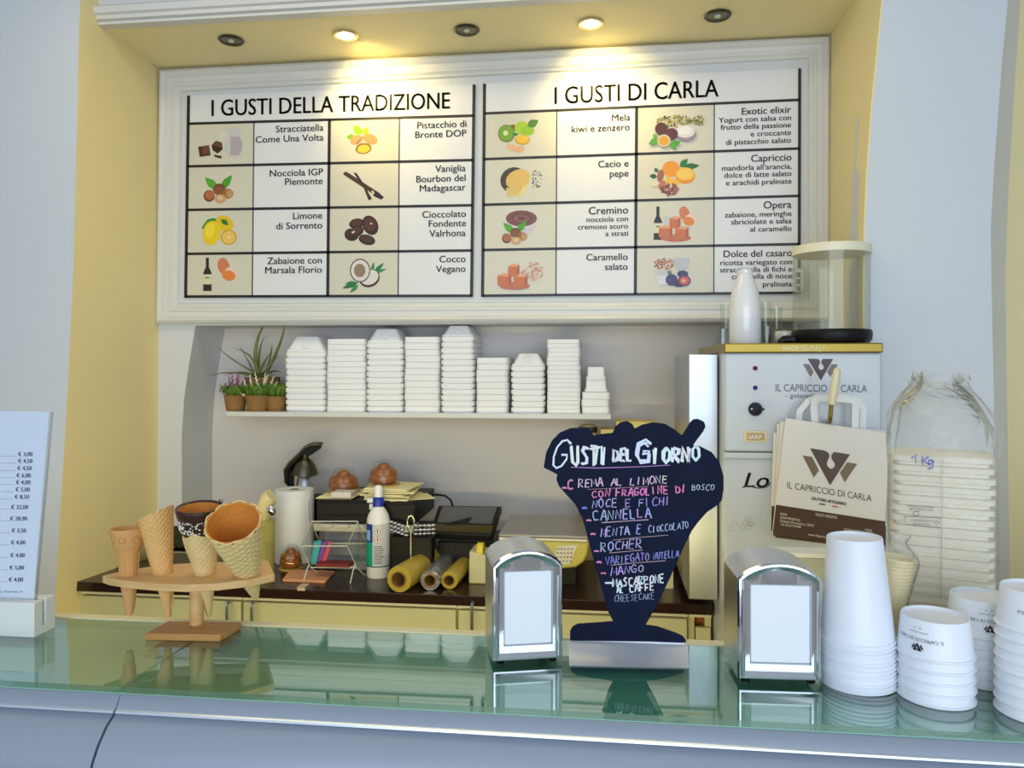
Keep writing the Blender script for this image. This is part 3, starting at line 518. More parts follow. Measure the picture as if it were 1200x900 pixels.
for (tx_, ty_, bx, by, Yt, wd) in [(245, 441, 268, 432, 2.46, 4), (254, 405, 268, 422, 2.50, 4), (273, 408, 300, 412, 2.44, 4), (316, 373, 292, 398, 2.50, 4.5), (311, 393, 300, 410, 2.54, 3.4), (335, 375, 331, 405, 2.50, 4.2), (319, 401, 318, 420, 2.55, 3.4), (280, 404, 290, 420, 2.56, 3), (317, 413, 309, 424, 2.47, 3.6), (331, 438, 324, 430, 2.47, 4), (290, 440, 296, 434, 2.45, 3), (320, 440, 312, 430, 2.45, 3.4), (326, 416, 320, 424, 2.5, 3), (262, 441, 282, 431, 2.5, 3.4)]:
    A = CB+Vector((random.uniform(-.012, .02), random.uniform(-.01, .01), -.005)); Bq = PY(bx, by, (Yt+2.52)/2); C_ = PY(tx_, ty_, Yt); pts = []; rs = []
    for q in range(11):
        t = q/10; pts.append(A*(1-t)**2+Bq*2*t*(1-t)+C_*t*t); rs.append(mpp(300, 2.5)*wd*.62*(1-t)**.7+.0004)
    mk('blade', MB().tube(pts, rs, 6, flat=.45), LEAF2, r)
# ================================================================== WORKTOP AND CABINETS
wx0 = PY(66, 684, 2.05).x; wx1 = PY(849, 500, 1.88).x-.004
tag(mk('worktop', MB().prism([(wx0, 2.05, WZ-.028), (wx1, 2.05, WZ-.028), (wx1, 2.6, WZ-.028), (XL-.03, 2.6, WZ-.028), (XL-.04, 2.4, WZ-.028), (wx0, 2.09, WZ-.028)], (0, 0, .028)), WTOP, bevel=.002), 'dark brown worktop along the grey wall', 'worktop')
q0 = PY(74, 668, 2.06); q0.z = WZ; q1 = Vector((XL-.012, 2.40, WZ)); dr = (q1-q0).normalized(); nn = Vector((dr.y, -dr.x, 0))
tag(mk('worktop_upstand', MB().prism([q0+v for v in (Vector((0, 0, 0)), nn*.03, nn*.03+Vector((0, 0, .012)), nn*.012+Vector((0, 0, .045)), nn*.004+Vector((0, 0, .052)), Vector((0, 0, .052)))], q1-q0), mat('olive_grey_metal', (172, 164, 120), .3, .5)), 'olive grey skirting rail between worktop and left wall', 'upstand')
for i, (a, b_, op, hs, lab) in enumerate([(66, 285, 0, [266], 'warm-tinted base cabinet at the left with one bar handle'), (285.5, 536, 0, [295], 'wide warm-tinted base cabinet below the spray bottle'), (536.5, 806, 0, [553], 'warm-tinted base cabinet behind the left napkin dispenser and sign'), (807, 852, 1, [], 'warm-tinted open base cabinet with orange bag and drawer')]):
    X0 = PY(a, 690, 2.075).x; X1 = min(PY(b_, 700, 2.075).x, wx1); zt = WZ-.029
    r = thing('base_cabinet', lab, 'cabinet', ((X0+X1)/2, 2.3, 0), 0, 'cream base cabinets under the worktop'); m_ = MB(); y1 = 2.58; xb = max(X0, XL+.0) if i == 0 else X0
    m_.box((X0, 2.085, .05), (X0+.016, 2.2 if i == 0 else y1, zt)); m_.box((X1-.016, 2.085, .05), (X1, y1, zt)); m_.box((X0+.016, 2.5, .05), (X1-.016, 2.515, zt)) if i else None; m_.box((X0+.016, 2.085, .05), (X1-.016, 2.2 if i == 0 else y1-.09, .07)); m_.box((X0+.016, 2.085, zt-.016), (X1-.016, 2.2 if i == 0 else y1-.09, zt))
    mk('carcass', m_, CABI, r)
    mk('top_rail', MB().box((X0+.0005, 2.072, zt-.012), (X1-.0005, 2.085, zt)), mat('off_white_strip', (228, 224, 204), .4), r)
    if not op:
        dr_ = mk('door', MB().box((X0+.003, 2.066, .06), (X1-.003, 2.084, zt-.016)), CABI, r, bevel=.0025)
        for hx in hs:
            p = PY(hx, 716, 2.04); z0 = PY(hx, 708, 2.04).z
            mk('handle', MB().tube([(p.x, 2.068, z0), (p.x, 2.043, z0), (p.x, 2.040, z0-.006), (p.x, 2.040, z0-.12), (p.x, 2.043, z0-.126), (p.x, 2.068, z0-.126)], .0045, 10), STEEL, dr_)
    else:
        zs = PY(830, 735, 2.075).z; mk('drawer_front', MB().box((X0+.018, 2.068, zs-.16), (X1-.003, 2.084, zs)), CABI, r, bevel=.002)
        mk('drawer_tray', MB().box((X0+.02, 2.09, zs-.15), (X1-.02, 2.45, zs-.02)), BLACKP, r)
        p = PY(820, 733, 2.14); tag(mk('orange_packet', MB().loft([rring(.012, .02, .006, zs-.02+z, (p.x, 2.16)) for z in (0, .02)]+[rring(.009, .012, .004, zs+.03, (p.x-.003, 2.16)), rring(.004, .008, .003, zs+.04, (p.x-.006, 2.16))]), mat('orange_foil', (214, 110, 30), .4)), 'small orange packet in the open cabinet', 'packet')
# ------------------------------------------------------------------ things on the worktop
def wt(px, py): return PZ(px, py, WZ)
# kitchen roll
p = wt(345, 657); k = (p.y/(CS+SN*(345-600)/F))/F
r = thing('kitchen_roll', 'standing roll of white kitchen paper left of the till', 'paper roll', p)
mk('paper', MB().lathe([(.016, .0), (22*k, 0), (22.3*k, .002), (22.3*k, 83*k), (22*k, 84*k), (.018, 84*k), (.016, 83.5*k), (.016, 1*k)], p, 40), PAPER, r)
mk('core', MB().lathe([(.0158, .001), (.0158, 83.8*k), (.0146, 83.8*k), (.0146, .001), (.0158, .001)], p, 24), mat('grey_cardboard', (150, 132, 110), .9), r)
mk('loose_sheet', MB().prism([p+Vector((22.4*k*math.cos(a), 22.4*k*math.sin(a), z)) for a, z in ((-.5, 70*k), (-.25, 80*k), (-.1, 60*k), (-.12, 20*k), (-.25, 6*k))], (.0012, -.0004, 0)), PAPER, r)
# hand blender leaning in a clear measuring jug
p = wt(309, 672); k = .00262
r = thing('measuring_jug', 'clear yellowish plastic jug left of the kitchen roll', 'jug', p)
mk('jug_body', MB().lathe([(11*k, 0), (13*k, 62*k), (13.3*k, 62*k), (11.4*k, 0)], p, 28, cap0=True), clear('yellowish_plastic', (.93, .92, .72), 1.4, .25, (226, 220, 150)), r)
r = thing('hand_blender', 'cream hand blender with steel collar leaning in the jug', 'blender', p+Vector((0, 0, .004)))
A = p+Vector((-.004, 0, .02)); Bq = PY(304, 612, p.y); C_ = PY(315, 583, p.y-.01); D_ = PY(320, 579, p.y-.01)
mk('handle', MB().tube([Bq, Bq.lerp(C_, .5), C_, C_.lerp(D_, .6)], [9*k, 9.5*k, 9*k, 8.4*k], 20), mat('cream_plastic', (232, 214, 160), .35), r)
mk('shaft', MB().tube([A, Bq], [.01, .012], 14), mat('cream_grey_plastic', (190, 182, 140), .4), r)
mk('steel_collar', MB().lathe([(.0005, -.012), (.008, -.008), (.0125, .004), (.011, .014), (.006, .02), (.0005, .021)], PY(319, 600, p.y-.03), 20, Matrix.Rotation(R(-25), 3, 'Y')), CHROME, r)
# lever citrus press / steel lamp-like press
p = wt(356, 652); p = Vector((p.x, 2.50, WZ)); Y = 2.47
r = thing('citrus_press', 'black and nickel lever citrus press against the grey wall', 'juicer', p)
def pth(l, Y=Y): return [PY(a, b_, Y) for a, b_ in l]
mk('arm', MB().prism(pth([(333, 566), (332, 550), (338, 541), (350, 530), (356, 523), (363, 519.5), (372, 519.5), (374, 524), (372, 527), (366, 531), (360, 535), (356, 532), (350, 538), (343, 545), (337, 552), (337, 570)], 2.45), (0, .03, 0)), BLACKP, r, bevel=.002)
mk('lever_cap', MB().prism(pth([(332, 550), (338, 541), (350, 530), (356, 523), (363, 519), (373, 519), (374, 522), (364, 522.5), (357, 526), (340, 543), (333.5, 552)], 2.446), (0, .04, 0)), DSTEEL, r, bevel=.001)
c = PY(357, 548, Y); k = mpp(357, Y)
mk('press_bell', MB().lathe([(16*k, -6*k), (15.5*k, -5*k), (12*k, 4*k), (7*k, 10*k), (4*k, 12*k), (3.6*k, 18*k), (.0005, 19*k)], c, 28, Matrix.Rotation(R(8), 3, 'Y')@Matrix.Rotation(R(10), 3, 'X')), DSTEEL, r)
mk('reamer', MB().lathe([(10*k, -22*k), (8*k, -12*k), (3*k, -4*k), (.0005, -3*k)], c, 20), STEEL, r)
mk('stand', MB().box(PY(345, 572, 2.49), PY(337, 545, 2.46)).lathe([(.02, 0), (.024, .16), (.05, .165), (.05, .185), (.001, .187)], (p.x, 2.49, WZ), 20).box((p.x-.05, 2.43, WZ), (p.x+.05, 2.57, WZ+.02)), BLACKP, r)
# till / receipt printer block
Yf = 2.235; a = PY(371, 586, Yf); b_ = PY(470, 614, Yf); xr = PY(486, 600, Yf).x
r = thing('till_unit', 'black and grey till unit carrying papers and pastries', 'till', ((a.x+xr)/2, 2.33, WZ))
mk('black_head', MB().box((a.x, Yf, b_.z), (xr, 2.50, a.z)).box((a.x+.004, Yf-.004, a.z-.008), (xr-.004, Yf, a.z-.002)), BLACKP, r, bevel=.004)
mk('silver_strip', MB().box((a.x-.006, Yf-.012, b_.z-.026), (xr+.0, Yf+.05, b_.z-.002)), mat('silver_plastic', (170, 168, 164), .35, .4), r, bevel=.002)
for q in range(3): mk('key', MB().box((a.x+.02+q*.05, Yf-.018, b_.z-.012), (a.x+.055+q*.05, Yf-.012, b_.z-.003)), mat('pale_key', (196, 192, 180), .4), r, bevel=.001)
mk('lower_body', MB().box((a.x+.012, Yf+.03, WZ), (xr-.05, 2.48, b_.z-.026)), mat('blue_grey_plastic', (124, 126, 134), .4), r, bevel=.004)
mk('drawer_block', MB().box((xr-.052, Yf+.02, WZ), (xr+.01, 2.49, b_.z-.04)), BLACKP, r, bevel=.003)
mk('label', MB().box(PY(433, 597, Yf-.001)-Vector((0, 0, 0)), PY(440, 590, Yf-.0025)), PAPER, r)
TZ = a.z
CRP = mat('cream_paper', (234, 224, 176), .8, var=.06, vs=30)
# papers on top
def paper_pile(name, label, px0, px1, Ya, Yb, z0, n, th, m, cat='paper'):
    r = None; X0 = PY(px0, 575, Ya).x; X1 = PY(px1, 575, Ya).x
    r = thing(name, label, cat, ((X0+X1)/2, (Ya+Yb)/2, z0))
    for q in range(n):
        M = Matrix.Rotation(random.uniform(-.16, .16), 3, 'Z'); c = Vector(((X0+X1)/2+random.uniform(-.01, .01), (Ya+Yb)/2+random.uniform(-.008, .008), z0+th*(q+.5)))
        mk('folded_sheet', MB().obox(c, X1-X0, Yb-Ya, th*.82, M), m, r, bevel=th*.2)
    return z0+n*th
z2 = paper_pile('paper_stack', 'untidy stack of cream folded papers under the right domed pastry', 426, 478, 2.25, 2.40, TZ, 6, .0062, CRP)
z1 = paper_pile('paper_stack', 'thin cream papers under the left domed pastry', 371, 412, 2.26, 2.42, TZ, 2, .004, CRP)
tag(mk('card_pack', MB().box(Vector((PY(388, 582, 2.236).x, 2.236, TZ+.0085)), Vector((PY(411, 582, 2.236).x, 2.29, TZ+.0245))), mat('white_card', (216, 210, 206), .6), bevel=.001), 'small pack of white cards on the front of the till', 'card pack')
tag(mk('cream_card', MB().obox((PY(470, 585, 2.29).x+.02, 2.31, TZ+.0015), .14, .10, .002, Matrix.Rotation(.5, 3, 'Z')), CRP), 'cream sheet sticking out right of the paper stack', 'paper')
# pastries under clear domes
BRI = mat('glazed_brioche', (150, 84, 30), .22, var=.5, vs=25, bump=.3, bs=60, coat=.5)
def pastry(c, rr, h, label):
    r = thing('domed_pastry', label, 'pastry', c, 0, 'domed pastries'); m_ = MB()
    m_.ball(c+Vector((0, 0, h*.3)), rr*.93, rr*.9, h*.3, 18, 10)
    for q in range(7):
        a = q*.9; m_.ball(c+Vector((rr*.42*math.cos(a), rr*.42*math.sin(a), h*.5)), rr*.46, rr*.4, h*.25, 12, 8)
    m_.ball(c+Vector((0, -.002, h*.76)), rr*.44, rr*.42, h*.2, 14, 8)
    mk('bun', m_, BRI, r); mk('dome', MB().lathe([(rr, .001), (rr*.99, h*.25), (rr*.86, h*.62), (rr*.62, h*.9), (rr*.55, h*1.0), (rr*.3, h*1.06), (.001, h*1.07)], c, 28), GLAZ, r)
    mk('base', MB().lathe([(rr*1.04, 0), (rr*1.04, .003), (.001, .003)], c, 28, cap0=True), mat('amber_tray', (214, 170, 80), .4), r)
k = mpp(403, 2.33); c = PY(403, 573, 2.35); c.z = z1; pastry(c, 19*k, 27*k, 'glazed brioche under a clear dome, left one on the till')
c = PY(450, 568, 2.32); c.z = z2; pastry(c, 18*k, 27*k, 'glazed brioche under a clear dome, right one on the paper stack')
c = wt(341, 666); pastry(c, 13.5*.00262, 26*.00262, 'small glazed brioche under a dome on the worktop before the kitchen roll')
# acrylic display prism with coloured leaflets
Yc = 2.12; r = thing('acrylic_display', 'clear acrylic prism display holding coloured leaflets', 'display stand', wt(388, 672))
def dia(px, sh=0): return [PY(px+12, 611, Yc+.05), PY(px, 640, Yc), PY(px+11, 665, Yc+.04), PY(px+22, 637, Yc+.11)]
L_ = dia(353); Rr_ = dia(407)
for nm, A in (('side_pane', L_), ('side_pane', Rr_)): mk(nm, MB().prism(A, (.0025, 0, 0)), ACR, r)
for q in range(4): mk('edge_rod', MB().tube([L_[q], Rr_[q]], .0018, 6), mat('frosted_edge', (206, 208, 204), .2), r)
for A in (L_, Rr_):
    mk('edge_rod', MB().tube(A+[A[0]], .0014, 6), MATS['frosted_edge'], r)
    f_ = Vector((A[1].x, A[1].y-.004, WZ)); mk('leg', MB().tube([A[2].lerp(A[1], .15), A[2]+Vector((-.004, -.02, -.004)), Vector((A[2].x-.006, A[2].y-.04, WZ+.002))], .0018, 6), MATS['frosted_edge'], r)
    mk('leg', MB().tube([A[2], Vector((A[2].x+.008, A[2].y+.05, WZ+.002))], .0018, 6), MATS['frosted_edge'], r)
Yl = Yc+.05
for col_, pts_ in (((60, 168, 176), [(368, 634), (377, 633), (370, 662), (364, 661)]), ((120, 70, 170), [(376, 634), (384, 634), (374, 663), (368, 662)]), ((206, 80, 110), [(384, 635), (389, 635), (380, 663), (373, 662)])):
    tag(mk('leaflet', MB().prism([PY(a, b_, Yl) for a, b_ in pts_], (0, .002, 0)), mat('leaflet_%d' % col_[0], col_, .4)), {60: 'teal leaflet leaning in the acrylic display', 120: 'violet leaflet leaning in the acrylic display', 206: 'pink leaflet leaning in the acrylic display'}[col_[0]], 'leaflet', 'leaflets in the acrylic display'); Yl += .006
c = PY(392, 661, Yc+.05); tag(mk('red_booklet', MB().box((c.x-.05, Yc+.03, c.z-.004), (c.x+.05, Yc+.075, c.z+.006)), mat('dark_red_cover', (120, 30, 36), .4)), 'dark red booklet lying in the acrylic display', 'booklet')
# wooden card holder at the worktop edge
q = [wt(a, b_) for a, b_ in ((331, 682), (340, 670), (392, 672), (381, 684))]
r = thing('wooden_card_holder', 'pinkish wooden slab with a paper tab at the worktop edge', 'board', wt(360, 678))
mk('slab', MB().prism([Vector((v.x, max(v.y, 2.055), WZ)) for v in q], (0, 0, .008)), mat('pinkish_wood', (214, 150, 112), .5, var=.15, vs=40), r, bevel=.002)
t0 = PY(349, 680, 2.05); t1 = PY(358, 692, 2.05); mk('paper_tab', MB().box((t0.x, 2.046, t1.z), (t1.x, 2.049, WZ+.01)).box((t0.x, 2.046, WZ+.0082), (t1.x, 2.08, WZ+.0095)), mat('beige_tab', (206, 178, 150), .6), r)
# spray bottle
p = wt(443.5, 675); k = .62/(675-HZ)
r = thing('spray_bottle', 'white disinfectant spray bottle with blue collar and teal label', 'bottle', p)
mk('bottle_body', MB().lathe([(12.6*k, 0), (13.6*k, 1.5*k), (13.6*k, 60*k), (13.3*k, 67*k), (11.5*k, 73*k), (8*k, 79*k), (6.2*k, 81*k), (6*k, 84*k)], p, 36, cap0=True, cap1=True), mat('white_bottle_plastic', (236, 236, 238), .3), r)
mk('collar', MB().lathe([(6.6*k, 82*k), (6.6*k, 91*k), (5.2*k, 93*k)], p, 24, cap0=True, cap1=True), mat('royal_blue_plastic', (24, 50, 160), .35), r)
mk('nozzle_cap', MB().lathe([(5*k, 92*k), (5.2*k, 95*k), (5*k, 103*k), (3.5*k, 106*k), (.5*k, 107*k)], p, 20), MATS['white_bottle_plastic'], r)
mk('trigger', MB().box(p+Vector((-13*k, -3*k, 86*k)), p+Vector((-6*k, 3*k, 91*k))), mat('clear_white_plastic', (220, 224, 226), .3), r, bevel=.001)
def bot(off=.0004): return lambda u, v: p+Vector(((13.7*k+off)*math.sin(u/13.7), -(13.7*k+off)*math.cos(u/13.7), v*k))
def wrap(m_, u0, u1, v0, v1, col, off): f_ = bot(off); n = 10; m_.add([f_(u0+(u1-u0)*i/n, v0) for i in range(n+1)]+[f_(u0+(u1-u0)*i/n, v1) for i in range(n+1)], [(i, i+1, n+2+i, n+1+i) for i in range(n)], col)
m_ = MB(); wrap(m_, -20, 22, 14, 63, (214, 216, 222), .0003); wrap(m_, -20, -3, 14, 63, (20, 170, 140), .0006); wrap(m_, -20, -3, 42, 63, (24, 60, 160), .0009); wrap(m_, -14, -6, 44, 56, (150, 200, 240), .0011); wrap(m_, -16, 18, 13.4, 14.6, (30, 80, 90), .001)
for v in (54, 45): 
    f_ = bot(.001); c = 3; m_.add([f_(c-4.2, v), f_(c, v+4.6), f_(c+4.2, v), f_(c, v-4.6)], [(0, 1, 2, 3)], (200, 50, 50)); f_ = bot(.0014); m_.add([f_(c-3.4, v), f_(c, v+3.8), f_(c+3.4, v), f_(c, v-3.8)], [(0, 1, 2, 3)], (244, 244, 244)); f_ = bot(.0017); m_.add([f_(c-.7, v+2), f_(c+.7, v+2), f_(c+.5, v-1.6), f_(c-.5, v-1.6)], [(0, 1, 2, 3)], (20, 20, 20))
for q in range(9): wrap(m_, -1, random.uniform(7, 11), 37-q*2.4, 38-q*2.4, (110, 112, 130), .001)
mk('label_print', m_, PRINT, r, smooth=60, recalc=False)
# wire caddy with steel tiers
p = wt(484, 676); k = .0024
r = thing('steel_clip_caddy', 'black caddy with wire loop and rows of shiny steel clips', 'caddy', p)
mk('caddy_body', MB().loft([rring(26*k, 9*k, .006, z, (p.x, p.y)) for z in (WZ, WZ+50*k)]), BLACKP, r)
mk('wire_loop', MB().tube([p+Vector((x*k, -11*k, z*k)) for x, z in ((0, 10), (0, 58), (-1, 61), (-4, 66), (-4.5, 71), (-2.5, 76), (0, 77.5), (2.5, 76), (4.5, 71), (4, 66), (1, 61), (0, 58))], .0022, 8), mat('bright_wire', (220, 214, 190), .25, .6), r)
for row in range(3):
    for q in range(5):
        for sgn in (-1, 1):
            x = sgn*(6+q*5); mk('steel_clip', MB().ball(p+Vector((x*k, (-10+1.5*q)*k, (53+row*5+(1.2*q if sgn < 0 else 2))*k)), 3.4*k, 3*k, 2*k, 10, 6), CHROME, r)
# cling film and foil rolls
def roll(px, py, qx, qy, rpx, label, m, band=None, m2=None):
    k = .62/(py+rpx-HZ); rr = rpx*k; a = PZ(px, py, WZ+rr); b_ = PZ(qx, qy, WZ+rr); d = (b_-a).normalized(); M = d.to_track_quat('Z', 'Y').to_matrix(); L = (b_-a).length
    r = thing('film_roll', label, 'roll', Vector((a.x, a.y, WZ)), 0, 'film and foil rolls on the worktop')
    mk('wound_film', MB().lathe([(rr*.62, 0), (rr*.97, 0), (rr, .003), (rr*.99, L-.003), (rr*.96, L), (rr*.62, L), (rr*.62, 0)], a, 36, M), m, r)
    mk('cardboard_core', MB().lathe([(rr*.62, -.004), (rr*.62, L+.004), (rr*.54, L+.004), (rr*.54, -.004), (rr*.62, -.004)], a, 28, M), m2 or mat('tan_cardboard', (150, 112, 62), .8), r)
    if band: mk('tape_band', MB().lathe([(rr*1.004, L*.5), (rr*1.03, L*.5), (rr*1.03, L*.5+.006), (rr*1.004, L*.5+.006)], a, 36, M@Matrix.Rotation(.25, 3, 'X')), MATS['off_white_strip'], r)
    return a, b_
YF_ = mat('yellow_cling_film', (184, 160, 66), .2, coat=.4, var=.1, vs=20)
roll(467.5, 679, 506, 655, 15.5, 'thick yellow cling film roll beside the spray bottle', YF_, True)
roll(504, 680, 528, 653, 12, 'grey foil roll between the two yellow rolls', mat('foil_grey', (168, 170, 174), .25, .7, bump=.6, bs=60))
roll(526.5, 680, 550, 655, 10.5, 'thin yellow cling film roll right of the foil roll', YF_)
# tape dispenser
p0 = wt(549, 684); r = thing('tape_dispenser', 'cream and yellow tape dispenser half behind the napkin dispenser', 'tape dispenser', p0); k = .00244
X0, X1 = p0.x, p0.x+24*k; yq = p0.y
mk('body', MB().prism([(X0, yq, WZ), (X1, yq, WZ), (X1, yq, WZ+32*k), (X0+1*k, yq, WZ+38*k)], (0, .10, 0)), mat('pale_grey_yellow', (200, 196, 158), .4), r, bevel=.004)
mk('tape_wheel', MB().lathe([(.006, 0), (.024, 0), (.024, .018), (.006, .018)], (X0+.022, yq+.03, WZ+36*k), 24, Matrix.Rotation(R(90), 3, 'Y')), mat('yellow_tape', (222, 196, 50), .3), r)
# POS tablet
bl, br_, tr_, tl = PY(503, 624, 2.25), PY(577, 627, 2.25), PY(588, 593, 2.42), PY(514, 592, 2.42)
r = thing('pos_terminal', 'black touch screen terminal tilted on a black base', 'terminal', ((bl.x+br_.x)/2, 2.33, WZ))
nrm = (br_-bl).cross(tl-bl).normalized(); nrm = nrm if nrm.z > 0 else -nrm
mk('housing', MB().prism([bl, br_, tr_, tl], -nrm*.022), BLACKP, r, bevel=.004)
def scr(u, v): return (bl*(1-u)+br_*u)*(1-v)+(tl*(1-u)+tr_*u)*v
mk('screen', MB().prism([scr(.07, .36)+nrm*.0006, scr(.93, .36)+nrm*.0006, scr(.93, .95)+nrm*.0006, scr(.07, .95)+nrm*.0006], -nrm*.001), mat('grey_screen_glass', (88, 90, 98), .12), r)
mk('front_strip', MB().prism([scr(.03, .06)+nrm*.0006, scr(.97, .06)+nrm*.0006, scr(.97, .3)+nrm*.0006, scr(.05, .3)+nrm*.0006], -nrm*.001), mat('dark_olive_gloss', (70, 62, 24), .15), r)
mk('base', MB().prism([(bl.x+.02, 2.27, WZ), (br_.x+.02, 2.27, WZ), (br_.x+.02, 2.27, bl.z-.03), (bl.x+.02, 2.27, bl.z-.03)], (0, .18, 0)), BLACKP, r, bevel=.004)
tag(mk('black_cable', MB().tube([PY(a, b_, 2.46) for a, b_ in ((486, 590), (494, 584), (502, 581), (512, 579.5), (522, 581), (528, 586), (531, 594), (531, 606))], .0035, 8), BLACKP), 'black cable arching between till and touch screen', 'cable')
# scale
r = thing('counter_scale', 'pale yellow digital scale with grey weighing plate', 'scale', Vector((PY(640, 660, 2.3).x, 2.3, WZ)))
A = PY(584, 628, 2.16); Bq = PY(689, 632, 2.16)
mk('weighing_plate', MB().box((A.x, 2.16, Bq.z), (Bq.x, 2.44, Bq.z+.009)), mat('grey_steel_plate', (150, 148, 148), .3, .6), r, bevel=.003)
mk('plate_rim', MB().box((A.x+.002, 2.155, Bq.z-.008), (Bq.x-.002, 2.43, Bq.z-.0005)), MATS['off_white_strip'], r, bevel=.002)
YB = mat('pale_yellow_plastic', (198, 184, 86), .35)
X0 = PY(588, 650, 2.10).x; X1 = PY(690, 650, 2.12).x; zt_ = PY(650, 637, 2.12).z; zb_ = PY(650, 668, 2.12).z
m_ = MB(); pr = [(X0, zt_), (X1, zt_), (X1-.004, zt_-.03), (X1-.014, zb_+.022), (X1-.035, zb_+.006), (X1-.08, zb_), (X0, zb_)]
m_.prism([(x, 2.13 if z > zb_+.03 else 2.13, z) for x, z in pr], (0, .28, 0)); mk('body', m_, YB, r, bevel=.006)
mk('shadow_foot', MB().box((X0+.03, 2.2, WZ), (X1-.04, 2.4, zb_+.001)), BLACKP, r)  # foot in black, standing in for the shadow under the scale
m_ = MB(); m_.add([PY(652, 640, 2.1285), PY(677, 638.5, 2.1285), PY(668, 661, 2.1285), PY(650, 662, 2.1285)], [(0, 1, 2, 3)], (226, 222, 206))
for i in range(5):
    for j in range(4): m_.add([PY(653+i*4-j*.6+a, 642.5+j*4.8+b_, 2.128) for a, b_ in ((0, 0), (2.4, 0), (2.4, 1.8), (0, 1.8))], [(0, 1, 2, 3)], random.choice([(190, 120, 90), (150, 150, 120), (120, 120, 110)]))
mk('keypad', m_, PRINT, r, smooth=0, recalc=False)
tag(mk('black_cable', MB().tube([PY(a, b_, 2.5) for a, b_ in ((596, 621), (595, 613), (598, 609), (606, 613), (614, 618), (604, 619), (612, 614), (622, 613), (634, 618), (648, 619), (668, 618))], .0028, 7), BLACKP), 'thin black wires curling behind the scale', 'cable')
tag(mk('pink_card', MB().box((PY(673, 612, 2.52).x, 2.52, PY(673, 625, 2.52).z-.1), (PY(688, 612, 2.52).x, 2.53, PY(673, 611, 2.52).z)), mat('magenta_card', (170, 60, 110), .5)), 'magenta card between scale and sign', 'card')
# things half hidden behind the sign
p = Vector((PY(689, 500, 2.5).x, 2.5, WZ)); z_ = PY(689, 497, 2.5).z
r = thing('beige_canister', 'tall beige canister peeping over the left of the sign', 'canister', p); mk('canister_body', MB().lathe([(.028, 0), (.03, .004), (.03, z_-WZ-.03), (.029, z_-WZ-.01), (.022, z_-WZ-.002), (.001, z_-WZ)], p, 28, cap0=True), mat('beige_tin', (176, 164, 128), .5), r)
mk('lid', MB().lathe([(.031, z_-WZ-.026), (.0312, z_-WZ-.012), (.03, z_-WZ-.008)], p, 28), DSTEEL, r)
r = thing('yellow_carton', 'pale yellow carton showing above the sign', 'box', Vector((PY(745, 500, 2.45).x, 2.5, WZ)))
mk('carton_body', MB().box((PY(722, 500, 2.44).x, 2.44, WZ), (PY(768, 500, 2.44).x, 2.56, PY(745, 494, 2.44).z)), mat('pale_yellow_card', (226, 206, 124), .6), r, bevel=.002)
mk('flap', MB().box((PY(704, 500, 2.44).x, 2.45, PY(745, 520, 2.44).z), (PY(721.5, 500, 2.44).x, 2.55, PY(745, 504, 2.44).z)), MATS['pale_yellow_card'], r)
p = wt(797, 664); r = thing('black_ladle_rest', 'round black knob topped jar right of the sign', 'jar', p); mk('jar_body', MB().lathe([(.02, 0), (.026, .01), (.028, .035), (.022, .048), (.01, .052), (.001, .053)], p, 24, cap0=True), BLACKP, r); mk('knob', MB().ball(p+Vector((0, 0, .058)), .008, .008, .007), BLACKP, r)
p = wt(784, 690); tag(mk('white_price_card', MB().box((p.x-.018, p.y, WZ), (p.x+.012, p.y+.012, WZ+.075)), mat('cream_white_card', (214, 206, 170), .6), bevel=.001), 'small cream card standing right of the sign stem', 'card')
# left corner: dark green cloth in a grey tray
p = wt(226, 656); r = thing('metal_tray', 'grey metal tray with pale rim behind the cones', 'tray', Vector((p.x, 2.32, WZ)))
X0 = PY(192, 650, 2.25).x; X1 = PY(262, 650, 2.25).x; m_ = MB()
m_.loft([rring((X1-X0)/2-i, .10-i, .02, z, ((X0+X1)/2, 2.34)) for i, z in ((.004, WZ), (0, WZ+.042), (.005, WZ+.042), (.008, WZ+.004))]); mk('tray_pan', m_, mat('dull_grey_metal', (120, 118, 96), .4, .5), r)
mk('rim', MB().loft([rring((X1-X0)/2+i, .10+i, .02, WZ+.042+z, ((X0+X1)/2, 2.34)) for i, z in ((0, 0), (.003, .002), (.003, .005), (-.006, .005), (-.006, 0))]), mat('pale_rim_metal', (196, 192, 164), .3, .5), r)
GC = mat('dark_green_cloth', (44, 52, 26), .85, var=.5, vs=25, bump=.5, bs=50); m_ = MB(); c0 = PY(211, 632, 2.33)
for q in range(9): a = PY(202+q*2.2, 640-random.uniform(0, 6), 2.33+random.uniform(-.03, .03)); a.z = max(a.z, WZ+.03); b_ = PY(203+random.uniform(0, 20), 617+random.uniform(-2, 14), 2.33+random.uniform(-.03, .03)); m_.tube([a, a.lerp(b_, .5)+Vector((.006, -.01, .004)), b_], [.016, .02, .009], 9)
o = mk('green_cloth', m_, GC); tag(o, 'crumpled dark green cloth behind the second cone', 'cloth')
